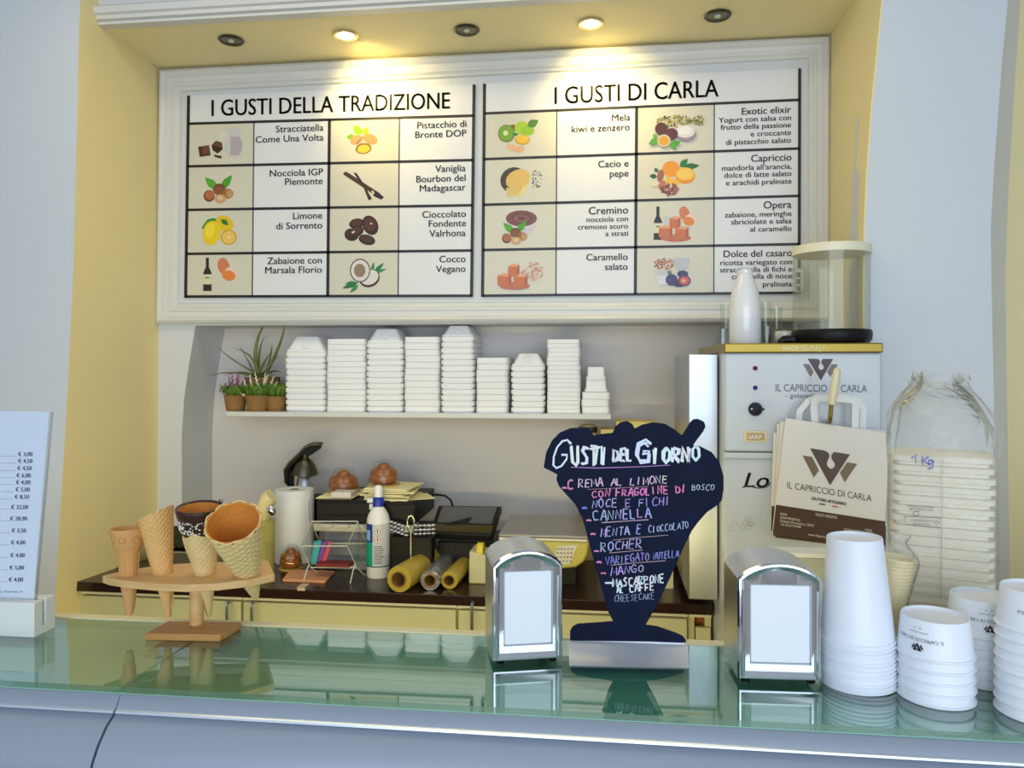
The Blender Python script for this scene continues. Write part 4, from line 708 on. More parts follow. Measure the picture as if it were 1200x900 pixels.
# ================================================================== THE WHITE MACHINE
MY = 1.88; mx0 = PY(849, 500, MY).x; mx1 = PY(1034, 500, MY).x; mzt = PY(940, 402, MY).z
r = thing('gelato_machine', 'tall white gelato machine with gold band under the glass cylinder', 'machine', ((mx0+mx1)/2, 2.1, 0)); MACH = r
MW = mat('white_enamel', (198, 203, 209), .3, var=.02); zb1 = PY(900, 413.5, MY).z; zs = PY(880, 530, MY).z
mk('upper_front', MB().box((mx0, MY, zs+.001), (mx1, MY+.03, zb1)), MW, r, bevel=.006); mk('lower_front', MB().box((mx0, MY, .08), (mx1, MY+.03, zs-.001)), MW, r, bevel=.004)
mk('body', MB().box((mx0+.002, MY+.03, .03), (.618, 2.38, zb1)), MW, r)
mk('seam_lip', MB().box((mx0+.001, MY-.003, zs-.018), (mx1-.001, MY, zs-.014)), mat('seam_grey', (170, 172, 174), .4), r)
mk('gold_band', MB().prism([(mx0-.001, MY-.004, zb1), (mx1+.001, MY-.004, zb1), (mx1+.001, MY+.034, zb1), (.62, MY+.034, zb1), (.62, 2.38, zb1), (mx0-.001, 2.38, zb1)], (0, 0, mzt-zb1)), mat('olive_gold_metal', (150, 128, 50), .3, .6), r, bevel=.003)
m_ = MB(); my = lambda d: (lambda x, y: PY(x, y, MY-d))
put_text(m_, 'MADE IN ITALY', my(.0048), 917, 411, 5.6, width=50, align='L'); mk('band_lettering', m_, mat('cream_ink', (232, 226, 200), .5), r, smooth=0, recalc=False)
m_ = MB(); put_text(m_, 'IL CAPRICCIO DI CARLA', my(.0008), 909, 458.5, 8.4, width=107, align='L', slope=.012); put_text(m_, '- gelateria artigianale -', my(.0008), 920.5, 466, 5.2, width=84, align='L', slope=.012); mk('front_lettering', m_, mat('grey_ink', (84, 84, 92), .5), r, smooth=0, recalc=False)
m_ = MB(); mp = mat
put_text(m_, 'Lo', my(.0008), 872, 571, 17, width=27, align='L', bold=.5)
vs = m_.v
for i, v in enumerate(vs): m_.v[i] = v+Vector(((v.z-PY(880, 571, MY).z)*.3, 0, 0))
n0 = [(870, 571), (878, 569.5), (888, 572), (898, 571), (903, 566)]; stroke(m_, n0, 1.6, my(.0008), None); mk('script_lettering', m_, mat('charcoal_ink', (50, 50, 54), .5), r, smooth=0, recalc=False)
m_ = MB()
for _ in range(9):
    x = random.uniform(856, 888); y = random.uniform(606, 621); stroke(m_, [(x+4*math.cos(a), y+2.4*math.sin(a)) for a in [i*.7 for i in range(9)]], .5, my(.0008), None)
mk('line_drawing', m_, mat('grey_line_ink', (170, 170, 168), .5), r, smooth=0, recalc=False)
def logo(m_, f_, P0, ux, uy, s, c1, c2):        # the shop's mark: large V with a hooked notch, two small wings
    T = lambda x, y: f_(P0[0]+ux[0]*x*s+uy[0]*y*s, P0[1]+ux[1]*x*s+uy[1]*y*s)
    hook = [(-.24, 0), (-.14, .02), (-.07, .08), (-.03, .18), (-.06, .30), (-.09, .40), (-.03, .50), (.06, .52), (.14, .46), (.15, .36), (.08, .27), (.03, .2), (.04, .08), (.1, 0)]
    L_ = [(-.62, 0)]+[h for h in hook if h[0] <= .02 and h[1] <= .5]
    main = [(-.62, 0), (-.2, 0), (-.08, .04), (-.03, .14), (-.07, .26), (-.11, .34), (-.1, .44), (-.03, .51), (0, .52), (0, 1.02)]
    m_.add([T(*q) for q in main], [tuple(range(len(main)))], c1)
    main2 = [(0, .52), (.07, .5), (.13, .43), (.13, .34), (.06, .26), (.02, .18), (.03, .08), (.1, 0), (.58, 0), (0, 1.02)]
    m_.add([T(*q) for q in main2], [tuple(range(len(main2)))], c1)
    for q in ([(-.84, .25), (-.56, .25), (-.34, .62), (-.49, .86)], [(.5, .25), (.8, .25), (.44, .86), (.29, .6)]): m_.add([T(*a) for a in q], [(0, 1, 2, 3)], c2)
m_ = MB(); logo(m_, my(.0008), (962, 420.5), (1, .01), (0, 1), 25, (74, 52, 58), (120, 108, 100)); mk('emblem', m_, PRINT, r, smooth=0, recalc=False)
for x, y, rr, c, nm in ((885, 431.5, 2.8, (90, 20, 30), 'red_lamp'), (885, 454.5, 2.8, (30, 34, 110), 'blue_lamp')):
    mk(nm, MB().lathe([(rr*mpp(x, MY), 0), (rr*.8*mpp(x, MY), .004), (.0005, .006)], PY(x, y, MY), 18, Matrix.Rotation(R(90), 3, 'X')), mat(nm+'_lens', c, .2), r)
k = mpp(885, MY); kn = mk('knob', MB().lathe([(8*k, 0), (8*k, .006), (6*k, .018), (5.5*k, .02), (.0005, .021)], PY(885, 479.5, MY), 28, Matrix.Rotation(R(90), 3, 'X')).box(PY(892, 480.5, MY-.001), PY(896, 478.5, MY-.006)), BLACKP, r)
mk('knob_pointer', MB().box(PY(880, 480, MY-.0205), PY(882, 478.5, MY-.022)), PAPER, kn)
mk('badge', MB().box(PY(871.5, 518, MY), PY(899, 505, MY-.003)), mat('cream_badge', (220, 206, 168), .4), r, bevel=.001); mk('badge_plate', MB().box(PY(875, 516, MY-.003), PY(896, 507.5, MY-.004)), mat('tan_plate', (176, 150, 96), .3, .4), r)
m_ = MB(); put_text(m_, 'IARP', my(.0046), 878, 514.5, 4.6, width=15, align='L'); mk('badge_lettering', m_, PAPER, r, smooth=0, recalc=False)
SY = 1.975; sx0 = PY(807, 500, SY).x; mk('steel_side_unit', MB().box((sx0, SY, PY(830, 703, SY).z), (mx0-.002, 2.36, PY(830, 415, SY).z)), STEEL, r, bevel=.002)
mk('foot', MB().box((mx0+.02, 1.98, 0), (mx1-.02, 2.33, .03)), BLACKP, r)
# lever with cream handle
ly = 1.785; a = PY(975, 474, ly); b_ = PY(981, 434, ly-.004)
mk('lever_shaft', MB().tube([PY(972, 494, MY), PY(972.5, 494, ly+.01), PY(973, 488, ly), PY(974.5, 472, ly)], .005, 10), mat('brass_shaft', (150, 130, 60), .3, .7), r)
k = mpp(975, ly); mk('lever_handle', MB().tube([a, a.lerp(b_, .3), a.lerp(b_, .75), b_, b_+Vector((.0003, 0, .005))], [4*k, 4.9*k, 4.8*k, 4.3*k, 2*k], 14), mat('cream_bakelite', (226, 214, 178), .35), r)
# glass cylinder with lid on top
cy = 1.975; k = mpp(974, cy); zb = mzt+.0; zc = PY(974, 398, cy); c = Vector((zc.x, cy, mzt)); zz = lambda y: PY(974, y, cy).z-mzt
r = thing('glass_hopper', 'clear glass cylinder with cream lid and black base on the machine', 'hopper', c)
mk('base_ring', MB().lathe([(40*k, 0), (44*k, zz(398)), (44.5*k, zz(390)), (43*k, zz(387)), (.001, zz(387))], c, 48, cap0=True), BLACKP, r)
mk('glass_wall', MB().lathe([(42.5*k, zz(388)), (42.5*k, zz(298)), (41.3*k, zz(298)), (41.3*k, zz(388))], c, 48), clear('hopper_glass', (.96, .97, .93), 1.42, .04), r)
mk('lid', MB().lathe([(36*k, zz(300)), (43.6*k, zz(299)), (43.8*k, zz(290)), (42.5*k, zz(289)), (.001, zz(288))], c, 48, cap0=True), mat('cream_lid_plastic', (232, 224, 196), .4), r)
mk('lid_knob', MB().lathe([(.006, zz(289)), (.006, zz(286)), (.008, zz(284)), (.001, zz(283))], c+Vector((-.006, 0, 0)), 16), DSTEEL, r)
mk('black_spigot', MB().tube([c+Vector((-42*k, -.01, .012)), c+Vector((-56*k, -.012, .011)), c+Vector((-61*k, -.014, .0055))], [.011, .009, .005], 10), BLACKP, r)
# white ceramic bottle and glasses
by = 1.99; k = mpp(873, by); c = Vector((PY(873, 400, by).x, by, mzt)); zz = lambda y: PY(873, y, by).z-mzt
tag(mk('ceramic_bottle', MB().lathe([(17*k, 0), (18*k, .004), (18.2*k, zz(370)), (17.6*k, zz(355)), (15.5*k, zz(343)), (12*k, zz(332)), (9.4*k, zz(325)), (8.4*k, zz(322)), (9*k, zz(320)), (8.8*k, zz(316.5)), (7*k, zz(316)), (6.6*k, zz(322))], c, 36, cap0=True), mat('white_ceramic', (226, 226, 228), .16, coat=.3)), 'white ceramic milk bottle on the machine', 'bottle')
def tumbler(px, Y, yb, yt, r0, r1, label, z0=None):
    k = mpp(px, Y); c = Vector((PY(px, 400, Y).x, Y, mzt if z0 is None else z0)); h = (yb-yt)*k
    tag(mk('glass_tumbler', MB().lathe([(r0*k, 0), (r0*k*1.02, h*.12), (r1*k*.9, h*.5), (r1*k, h), (r1*k-.0015, h), (r1*k*.86, h*.5), (r0*k*.9, h*.06)], c, 24, cap0=True), GLAZ), label, 'glass', 'glass tumblers on the machine'); return c.z+h
tumbler(847, 2.02, 402, 383, 9, 9.5, 'squat clear glass left of the ceramic bottle'); tumbler(851, 2.2, 402, 352, 9, 7, 'tall clear glass behind the left of the ceramic bottle')
tumbler(899, 2.07, 402, 380, 8, 9, 'squat clear glass right of the ceramic bottle'); tumbler(897, 2.2, 402, 350, 9, 7, 'tall clear glass behind the right of the ceramic bottle'); tumbler(910, 2.24, 402, 356, 8, 6.5, 'tall clear glass nearest the glass cylinder')
c = Vector((PY(919, 400, 2.1).x, 2.1, mzt)); r = thing('white_scoop_cup', 'small white cup with brown lip left of the glass cylinder', 'cup', c)
mk('cup_bowl', MB().lathe([(.008, 0), (.022, .016), (.024, .03), (.022, .038), (.02, .038), (.022, .028), (.018, .014)], c, 24, cap0=True), MATS['white_ceramic'], r); mk('brown_lip', MB().lathe([(.0222, .038), (.0222, .042), (.0195, .042), (.0195, .038)], c, 24), mat('brown_lip_glaze', (130, 104, 40), .4), r)
# ------------------------------------------------------------------ paper carrier bags hanging on the lever
BW = mat('warm_white_kraft', (228, 222, 214), .75, bump=.1, bs=60, var=.03); BR = mat('dark_brown_print', (78, 52, 36), .7, var=.1)
def carrier(q, Y, label, full, dz=0):
    r = thing('paper_carrier_bag', label, 'paper bag', PY((q[2][0]+q[3][0])/2, q[3][1], Y), 0, 'paper carrier bags on the machine lever')
    A = [PY(a, b_, Y) for a, b_ in q]; mk('bag_body', MB().prism(A, (0, .006, 0)), BW, r, bevel=.0015)
    def at(u, v, d=.0006): return (A[0]*(1-u)+A[1]*u)*(1-v)+(A[3]*(1-u)+A[2]*u)*v+Vector((0, -d, 0))
    mk('brown_band', MB().add([at(0.002, .745), at(.998, .78), at(.998, .998), at(.002, .998)], [(0, 1, 2, 3)]), BR, r, smooth=0, recalc=False)
    return r, at
c4 = [[(907, 507), (1038, 514), (1033, 640), (903, 622)], [(911, 497), (1039, 512), (1038, 646), (908, 630)], [(915, 494), (1041, 505), (1032, 644), (906, 628)]]
for i, q in enumerate(c4): carrier(q, 1.858-i*.011, ['rearmost white and brown paper bag on the machine lever', 'third white and brown paper bag from the front', 'second white and brown paper bag from the front'][i], False)
YB_ = 1.823; r, at = carrier([(921, 490), (1044, 508), (1036, 640), (905, 626)], YB_, 'front white and brown paper bag with dark emblem', True)
f_ = lambda x, y: PY(x, y, YB_-.0009)
m_ = MB(); logo(m_, f_, (973.5, 529), (1, .155), (-.02, 1), 39, (78, 52, 28), (120, 98, 66)); mk('emblem', m_, PRINT, r, smooth=0, recalc=False)
m_ = MB(); put_text(m_, 'IL CAPRICCIO DI CARLA', f_, 922.5, 572, 7.4, width=99, align='L', slope=.158); mk('bag_lettering', m_, mat('brown_grey_ink', (84, 70, 62), .6), r, smooth=0, recalc=False)
m_ = MB(); put_text(m_, 'GELATERIA ARTIGIANALE', f_, 951, 585.5, 3.6, width=41, align='L', slope=.17, bold=.15); mk('small_lettering', m_, MATS['charcoal_ink'], r, smooth=0, recalc=False)
m_ = MB(); pol(m_, [(960, 589.5), (967, 590.6), (967, 592.2), (960, 591.2)], (40, 100, 70), f_); pol(m_, [(975, 592.2), (982, 593.4), (982, 595), (975, 593.8)], (210, 40, 60), f_); mk('tricolour_bars', m_, PRINT, r, smooth=0, recalc=False)
m_ = MB()
for s, x, y, w_, c_ in (('PUNTI VENDITA', 956, 604.5, 25, 3.2), ('ROMA', 914.5, 603.5, 8, 2.8), ('(ZONA PRENESTINA)', 914.5, 607.5, 23, 2.6), ('Piazzale Prenestino, 30/31', 914.5, 611.5, 39, 2.8), ('Tel. 06.21701948', 914.5, 615.5, 24, 2.8), ('ROMA', 1014, 622, 8, 2.6), ('(ZONA NUOVO SALARIO)', 989, 621.5, 34, 2.8), ('Via Agostino Magliani, 11', 985, 624.5, 37, 2.8), ('www.ilcapricciodicarla.it', 947, 627.5, 36, 2.8)): put_text(m_, s, lambda x_, y_: PY(x_, y_, YB_-.0012), x, y, c_, width=w_, align='L', slope=.15)
mk('address_lettering', m_, MATS['cream_ink'], r, smooth=0, recalc=False)
RB = mat('white_paper_ribbon', (226, 226, 226), .7)
def ribbon(pts, wpx, Y, par): 
    m_ = MB(); k = mpp(970, Y)*wpx/2; n = len(pts); P_ = [PY(a, b_, Y) for a, b_ in pts]; rg = []
    for i, p_ in enumerate(P_):
        t = (P_[min(n-1, i+1)]-P_[max(0, i-1)]); t.y = 0; t.normalize(); nx = Vector((-t.z, 0, t.x))*k; rg.append([p_+nx, p_-nx, p_-nx+Vector((0, .0012, 0)), p_+nx+Vector((0, .0012, 0))])
    mk('handle', m_.loft(rg), RB, par, smooth=0)
ribbon([(956, 506), (954, 478), (955, 469), (962, 466), (985, 467), (1000, 469), (1003, 476), (1002, 508)], 8, YB_+.009, r)
ribbon([(936, 500), (937, 482), (947, 470), (958, 465), (990, 465), (1006, 469), (1012, 480), (1011, 506)], 7, YB_+.020, r)
# ================================================================== THE GELATO COUNTER
gf, gb = .917, 1.156
xs_ = -.44
r = thing('display_counter', 'blue-grey gelato counter with green tinted glass top', 'counter', (0, 1.0, 0)); CT = r
s0 = PZ(137, 808, GZ).x; s1 = PZ(232, 749, GZ).x
def gpoly(xa0, xa1, xb0, xb1, z, y0=gf, y1=gb): return [Vector((xa0, y0, z)), Vector((xb0, y0, z)), Vector((xb1, y1, z)), Vector((xa1, y1, z))]
mk('glass_top', MB().prism(gpoly(-2.2, -2.2, s0-.0012, s1-.0012, GZ-.008), (0, 0, .008)), GTOP, r, smooth=0); mk('glass_top', MB().prism(gpoly(s0+.0012, s1+.0012, 1.8, 1.8, GZ-.008), (0, 0, .008)), GTOP, r, smooth=0)
mk('underglass_panel', MB().box((-2.2, gf+.002, GZ-.02), (1.8, gb, GZ-.0085)), UNDER, r)
mk('rear_trim', MB().box((-2.2, gb+.0005, GZ-.03), (1.8, gb+.02, GZ+.002)), mat('cream_trim', (226, 216, 172), .4), r, bevel=.002)
mk('fill_light_housing', MB().box((-1.42, gb+.019, GZ-.145), (.33, gb+.036, GZ-.10)), MATS['cream_trim'] if 'cream_trim' in MATS else CABI, r)  # casing added around the unseen fill light
mk('counter_body', MB().box((-2.2, .93, .06), (1.8, gb+.018, GZ-.031)), mat('dark_brown_panel', (58, 44, 40), .5), r)
# front: band, highlighted lip and curved apron (two panels with a joint)
prof = [(gf+.003, GZ-.009), (gf-.002, GZ-.011), (gf-.010, GZ-.024)]
def sweep(name, prof, xa, xb, m, bev=0): return mk(name, MB().loft([[Vector((xa+(sh if i == 0 and False else 0), y, z)) for y, z in prof] , [Vector((xb, y, z)) for y, z in prof]], True, True), m, r, smooth=50)
back = [(.935, GZ-.026), (.935, GZ-.010)]
sweep('front_band', prof+back, -2.2, s0-.0006, BLUEG); sweep('front_band', prof+back, s0+.0006, 1.8, BLUEG)
LIP = mat('lip_highlight_metal', (206, 214, 226), .25, .5)  # paler than the band, painting in the highlight along the rounded edge
lp = [(gf-.010, GZ-.024), (gf-.013, GZ-.0255), (gf-.0135, GZ-.028), (gf-.010, GZ-.0300), (.93, GZ-.030), (.93, GZ-.0245)]
sweep('highlight_lip', lp, -2.2, s0-.002, LIP); sweep('highlight_lip', lp, s0+.001, 1.8, LIP)
ap = [(gf-.010, GZ-.0305), (gf-.022, GZ-.040), (gf-.036, GZ-.058), (gf-.044, GZ-.076), (gf-.047, GZ-.094), (gf-.044, GZ-.104), (gf-.03, GZ-.110)]
def apron(x0t, x0b, x1t, x1b):
    n = len(ap)-1; A = [Vector((x0t+(x0b-x0t)*i/n, y, z)) for i, (y, z) in enumerate(ap)]; B_ = [Vector((x1t+(x1b-x1t)*i/n, y, z)) for i, (y, z) in enumerate(ap)]
    bk = lambda q: [Vector((q[-1].x, .925, GZ-.110)), Vector((q[0].x, .925, GZ-.0305))]
    mk('curved_apron', MB().loft([A+bk(A), B_+bk(B_)]), BLUEG, r, smooth=50)
apron(-2.2, -2.2, s0-.004, s0-.016); apron(s0-.0005, s0-.012, 1.8, 1.8)
mk('lower_panel', MB().box((-2.2, .885, .1), (s0-.09, .93, GZ-.112)).box((s0-.085, .885, .1), (1.8, .93, GZ-.112)), mat('grey_lower_panel', (120, 124, 128), .4), r)
# staff-side stand behind the right end of the counter
sx = PZ(872, 770, GZ).x; Yst = 1.22
X0 = PY(909, 700, 1.40).x; X1 = PY(1042, 700, 1.40).x; z1_ = PY(950, 648, 1.40).z
r = thing('lidded_box', 'slim pale grey box with white lid behind the right napkin dispenser', 'box', ((X0+X1)/2, 1.42, .5))
mk('box_body', MB().box((X0, 1.40, .5), (X1, 1.44, z1_-.008)), mat('pale_grey_plastic', (168, 172, 160), .5), r, bevel=.003); mk('lid', MB().box((X0-.003, 1.397, z1_-.008), (X1+.003, 1.443, z1_)), mat('white_rim_plastic', (226, 226, 216), .4), r, bevel=.001)
mk('leg_frame', MB().box((X0+.01, 1.405, 0), (X0+.03, 1.435, .5)).box((X1-.03, 1.405, 0), (X1-.01, 1.435, .5)), mat('pale_grey_plastic', (168, 172, 160), .5), r)
r = thing('staff_stand', 'cream staff side stand below the bagged foam tubs', 'stand', (PY(1110, 750, 1.3).x, 1.3, 0)); X0 = PY(1010, 750, 1.19).x; X1 = PY(1215, 750, 1.19).x
mk('stand_top', MB().box((X0, 1.182, GZ-.03), (X1, 1.385, GZ-.004)), MATS['cream_trim'], r, bevel=.002); mk('stand_body', MB().box((X0+.01, 1.19, 0), (X1-.01, 1.38, GZ-.03)), CABI, r)
# ================================================================== THINGS ON THE GLASS
# --- bagged 1 kg foam tubs
AG = R(-21); NB_ = Vector((math.sin(AG), -math.cos(AG), 0)); UB = Vector((math.cos(AG), math.sin(AG), 0)); zb = GZ-.004
F0 = PY(1105, 600, 1.19); K = lambda x, y, d=0: ray(x, y, F0+NB_*d, NB_)
wL = (K(1043, 600)-F0).dot(UB); wR = (K(1167, 600)-F0).dot(UB); WB_ = wR-wL; DB = .125; C0_ = F0+UB*(wL+wR)/2-NB_*DB/2; C0_.z = zb
ztop = K(1105, 535).z; n = 19; h = (ztop-zb)/n; RM = Matrix.Rotation(AG, 3, 'Z')
FO2 = mat('warm_white_foam', (242, 232, 210), .75, bump=.1, bs=300); base = None; random.seed(2)
for q in range(n):
    lab = 'foam container in the bag marked 1 Kg, '+ORD[n-1-q]; L = C0_+UB*random.uniform(-.0015, .0015)+Vector((0, 0, q*h))
    if base is None: o = base = mk('foam_container', MB().loft([rring(WB_/2-.006, DB/2-.006, .012, 0), rring(WB_/2-.006, DB/2-.006, .012, h*.34), rring(WB_/2, DB/2, .012, h*.42), rring(WB_/2, DB/2, .012, h*.9), rring(WB_/2-.002, DB/2-.002, .012, h*.985)]), FO2, None, smooth=40, loc=(0, 0, 0)); tag(base, lab, 'foam container', 'foam containers in the marked plastic bag')
    else: o = base.copy(); COL.objects.link(o); o['label'] = lab
    o.location = L; o.rotation_euler = (0, 0, AG)
r = thing('plastic_bag', 'clear crinkled plastic bag marked 1 Kg around foam containers', 'plastic bag', C0_, AG); rings = []
lev = [(0, 1.03, 1.0), (.04, 1.035, 1.0), (.25, 1.03, 1), (.5, 1.035, 1), (.75, 1.035, 1), (.88, 1.04, 1), (1.0, 1.05, 1.0), (1.08, 1.07, 1.0), (1.16, 1.03, .96), (1.23, .92, .86), (1.29, .74, .72), (1.33, .58, .6), (1.355, .5, .5), (1.38, .46, .45), (1.41, .5, .5)]
random.seed(11); ph = [random.uniform(0, 6.28) for _ in range(8)]
for t, sx_, sy_ in lev:
    rg = rring(WB_/2*sx_, (DB/2+.004)*sy_, .014, zb+.001+t*(ztop-zb), (-.004 if t > 1.2 else 0, 0), n=12); out = []
    for i, p_ in enumerate(rg):
        am = .0012 if t <= 1 else .0030*(1+(t-1)*3); a = i/len(rg)*6.283
        dz = 0 if t < 1.05 else am*(1.2*math.sin(9*a+ph[1])+(.8*math.sin(23*a) if t > 1.38 else 0)); d = am*(math.sin(5*a+ph[0]+t*5)+.8*math.sin(11*a+ph[2]-t*9)+.6*math.sin(17*a+ph[3])); c_ = Vector((0, 0, p_.z)); dir_ = (p_-c_).normalized(); p_ = p_+dir_*(abs(d) if t <= 1 else d)+Vector((0, 0, dz)); p_.z -= zb; out.append(p_)
    rings.append(out)
mk('bag_film', MB().loft(rings, False, False), BAGP, r, smooth=180, world=False)
mk('centre_weld', MB().tube([K(1105, 538, .0055), K(1104, 620, .0055), K(1103, 700, .0055)], .0009, 5), clear('weld_film', (.9, .9, .9), 1.4, .3), r)
m_ = MB(); f_ = lambda x, y: K(x, y, .008); f3 = lambda x, y: K(x, y, .0075)
BLU = (30, 70, 190)
for st in ([(1068, 537), (1073, 533), (1073, 543)], [(1081, 534), (1081, 545)], [(1088, 535), (1082, 540), (1090, 545)], [(1094, 540), (1089, 539), (1088, 543), (1092, 544), (1094, 540), (1093, 548), (1087, 550)]): stroke(m_, st, 1.4, f_, BLU)
mk('marker_writing', m_, PRINT, r, smooth=0, recalc=False)
m_ = MB(); K_ = (90, 70, 70)
for st in ([(1060, 605), (1102, 607), (1102, 619), (1060, 614), (1060, 605)], [(1070, 600), (1077, 599), (1076, 604), (1071, 605), (1070, 600)]): stroke(m_, st, .7, f_, K_)
put_text(m_, 'MATERIALE NON IDONEO', f_, 1064, 594, 2, width=30, align='L', slope=.05, col=K_); put_text(m_, 'PER ALIMENTI LIQUIDI', f_, 1066, 597.4, 2, width=28, align='L', slope=.05, col=K_); put_text(m_, 'ATTENZIONE SACCHETTO', f_, 1068, 610.5, 2, width=26, align='L', slope=.05, col=K_); put_text(m_, 'NON E UN GIOCATTOLO', f_, 1070, 614.5, 2, width=20, align='L', slope=.05, col=K_)
stroke(m_, [(1097, 610), (1095, 612), (1097, 615.5), (1100, 612.5), (1097, 610)], .6, f_, K_); mk('printed_notice', m_, PRINT, r, smooth=0, recalc=False)
# --- cream ribbed cups in a plastic sleeve
random.seed(5); SYc = 1.125; k = mpp(1048, SYc); A = PY(1051, 656, SYc); Bq = PY(1042, 744, SYc); Bq.z = max(Bq.z, GZ+.006); n = 22; ax = (A-Bq).normalized(); M = ax.to_track_quat('Z', 'Y').to_matrix(); L = (A-Bq).length
CC = mat('cream_paper_cup', (236, 220, 168), .6)
for q in range(n):
    t = q/(n-1); rr = lerp(8.5, 20.5, t)*k; hh = L/n
    o = mk('cream_cup', MB().lathe([(rr*.88, -hh*.9), (rr*.93, hh*.35), (rr*1.05, hh*.45), (rr*1.06, hh*.75), (rr*.94, hh*.85), (rr*.9, hh*.3)], Bq.lerp(A, t)-Vector((0, 0, 0)), 24, M), CC)
    tag(o, 'cream paper cup rim in the leaning sleeve, '+(ORD[n-1-q]), 'paper cup', 'cream paper cups in the leaning sleeve')
rg = []
for t, s_ in ((-.03, 1.15), (.5, 1.08), (1.0, 1.1), (1.08, .95), (1.18, .5), (1.25, .35), (1.34, .55)):
    rr = lerp(8.5, 20.5, min(1, max(0, t)))*k*s_+.001; rg.append([Bq+(A-Bq)*t+M@Vector(((rr+.0025*math.sin(i*2.3+t*9)*(1 if t > .9 else .3))*math.cos(2*math.pi*i/28), (rr+.002*math.sin(i*3.1))*math.sin(2*math.pi*i/28), 0)) for i in range(28)])
tag(mk('plastic_sleeve', MB().loft(rg, False, False), BAGP, smooth=180), 'clear plastic sleeve gathered over the leaning cream cups', 'plastic bag')
# --- stacks of upside down cups
def cup_mesh(Rb, Rt, H):        # origin at rim, cup upside down
    return MB().lathe([(Rb-.0028, .001), (Rb-.0005, 0), (Rb+.0008, .0012), (Rb+.0006, .003), (Rb-.0012, .0036), (Rt+.0002, H-.001), (Rt-.0004, H), (Rt-.0016, H), (Rt-.002, H-.004), (.0005, H-.0045)], (0, 0, 0), 48)
def cups(cx, cyp, rpx, rtpx, H, pitch, n, desc, grp, noun, printed=False, lean=0, roty=0):
    c = PZ(cx, cyp, GZ); k = (CZ-GZ)/(cyp-HZ); Rb = rpx*k; Rt = rtpx; base = None; top = None
    for q in range(n):
        L = c+Vector((math.sin(lean)*q*pitch+random.uniform(-.0006, .0006), random.uniform(-.0006, .0006), q*pitch+.0001)); lab = noun+', '+ORD[n-1-q]+' of '+desc
        if base is None: base = mk('paper_cup', cup_mesh(Rb, Rt, H), CUPW, None, smooth=50, loc=(0, 0, 0)); tag(base, lab, 'paper cup', grp); o = base
        else: o = base.copy(); COL.objects.link(o); o['label'] = lab
        o.location = L; o.rotation_euler = (0, lean, 0)
    m_ = MB()
    if printed:
        def f_(u, v): rr = Rb+(Rt-Rb)*(v/H)+.0004; a = u/Rb+roty; return Vector((rr*math.sin(a), -rr*math.cos(a), v))
        put_text(m_, 'IL CAPRICCIO DI CARLA', lambda x, y: f_(x, -y), .0, -.0262, .0040, width=.060, align='C', flip=True, col=(90, 90, 110)); put_text(m_, 'GELATERIA ARTIGIANALE', lambda x, y: f_(x, -y), .0, -.0335, .0015, width=.026, align='C', flip=True, col=(110, 110, 120))
        logo(m_, lambda x, y: f_(x, -y), (0, -.0108), (-1, 0), (0, -1), .0095, (44, 34, 50), (70, 60, 74))
        for u, c_ in ((-.006, (200, 60, 60)), (.001, (70, 80, 90))): m_.add([f_(u, .0375), f_(u+.003, .0375), f_(u+.003, .0382), f_(u, .0382)], [(0, 1, 2, 3)], c_)
        mk('cup_print', m_, PRINT, o, world=False, smooth=0, recalc=False)
    m2 = MB()
    for q in range(9):
        a = .5+q*.09; g = lambda a, r_: Vector((r_*math.cos(a), r_*math.sin(a), H-.0005 if False else H+.0001)); m2.add([g(a, Rt-.0012), g(a+.05, Rt-.0012), g(a+.05, Rt-.0004), g(a, Rt-.0004)], [(0, 1, 2, 3)], (60, 60, 70))
    mk('base_code', m2, PRINT, o, world=False, smooth=0, recalc=False)
random.seed(3)
cups(1006, 799, 41.5, .0335, .131, .0053, 12, 'the tall plain stack', 'tall plain white cups', 'large plain upturned cup', lean=R(-1.6))
cups(1096, 815, 41.5, .0385, .047, .0135, 5, 'the short front stack', 'printed white cups, front stack', 'small white upturned cup', True, roty=-.85)
cups(1152, 795, 39, .0385, .047, .0126, 6, 'the rear printed stack', 'printed white cups, rear stack', 'small white upturned cup', True, roty=-.25)
cups(1216, 835, 43.5, .0385, .047, .0127, 9, 'the stack at right edge', 'printed white cups, right stack', 'small white upturned cup', True, roty=-.30)
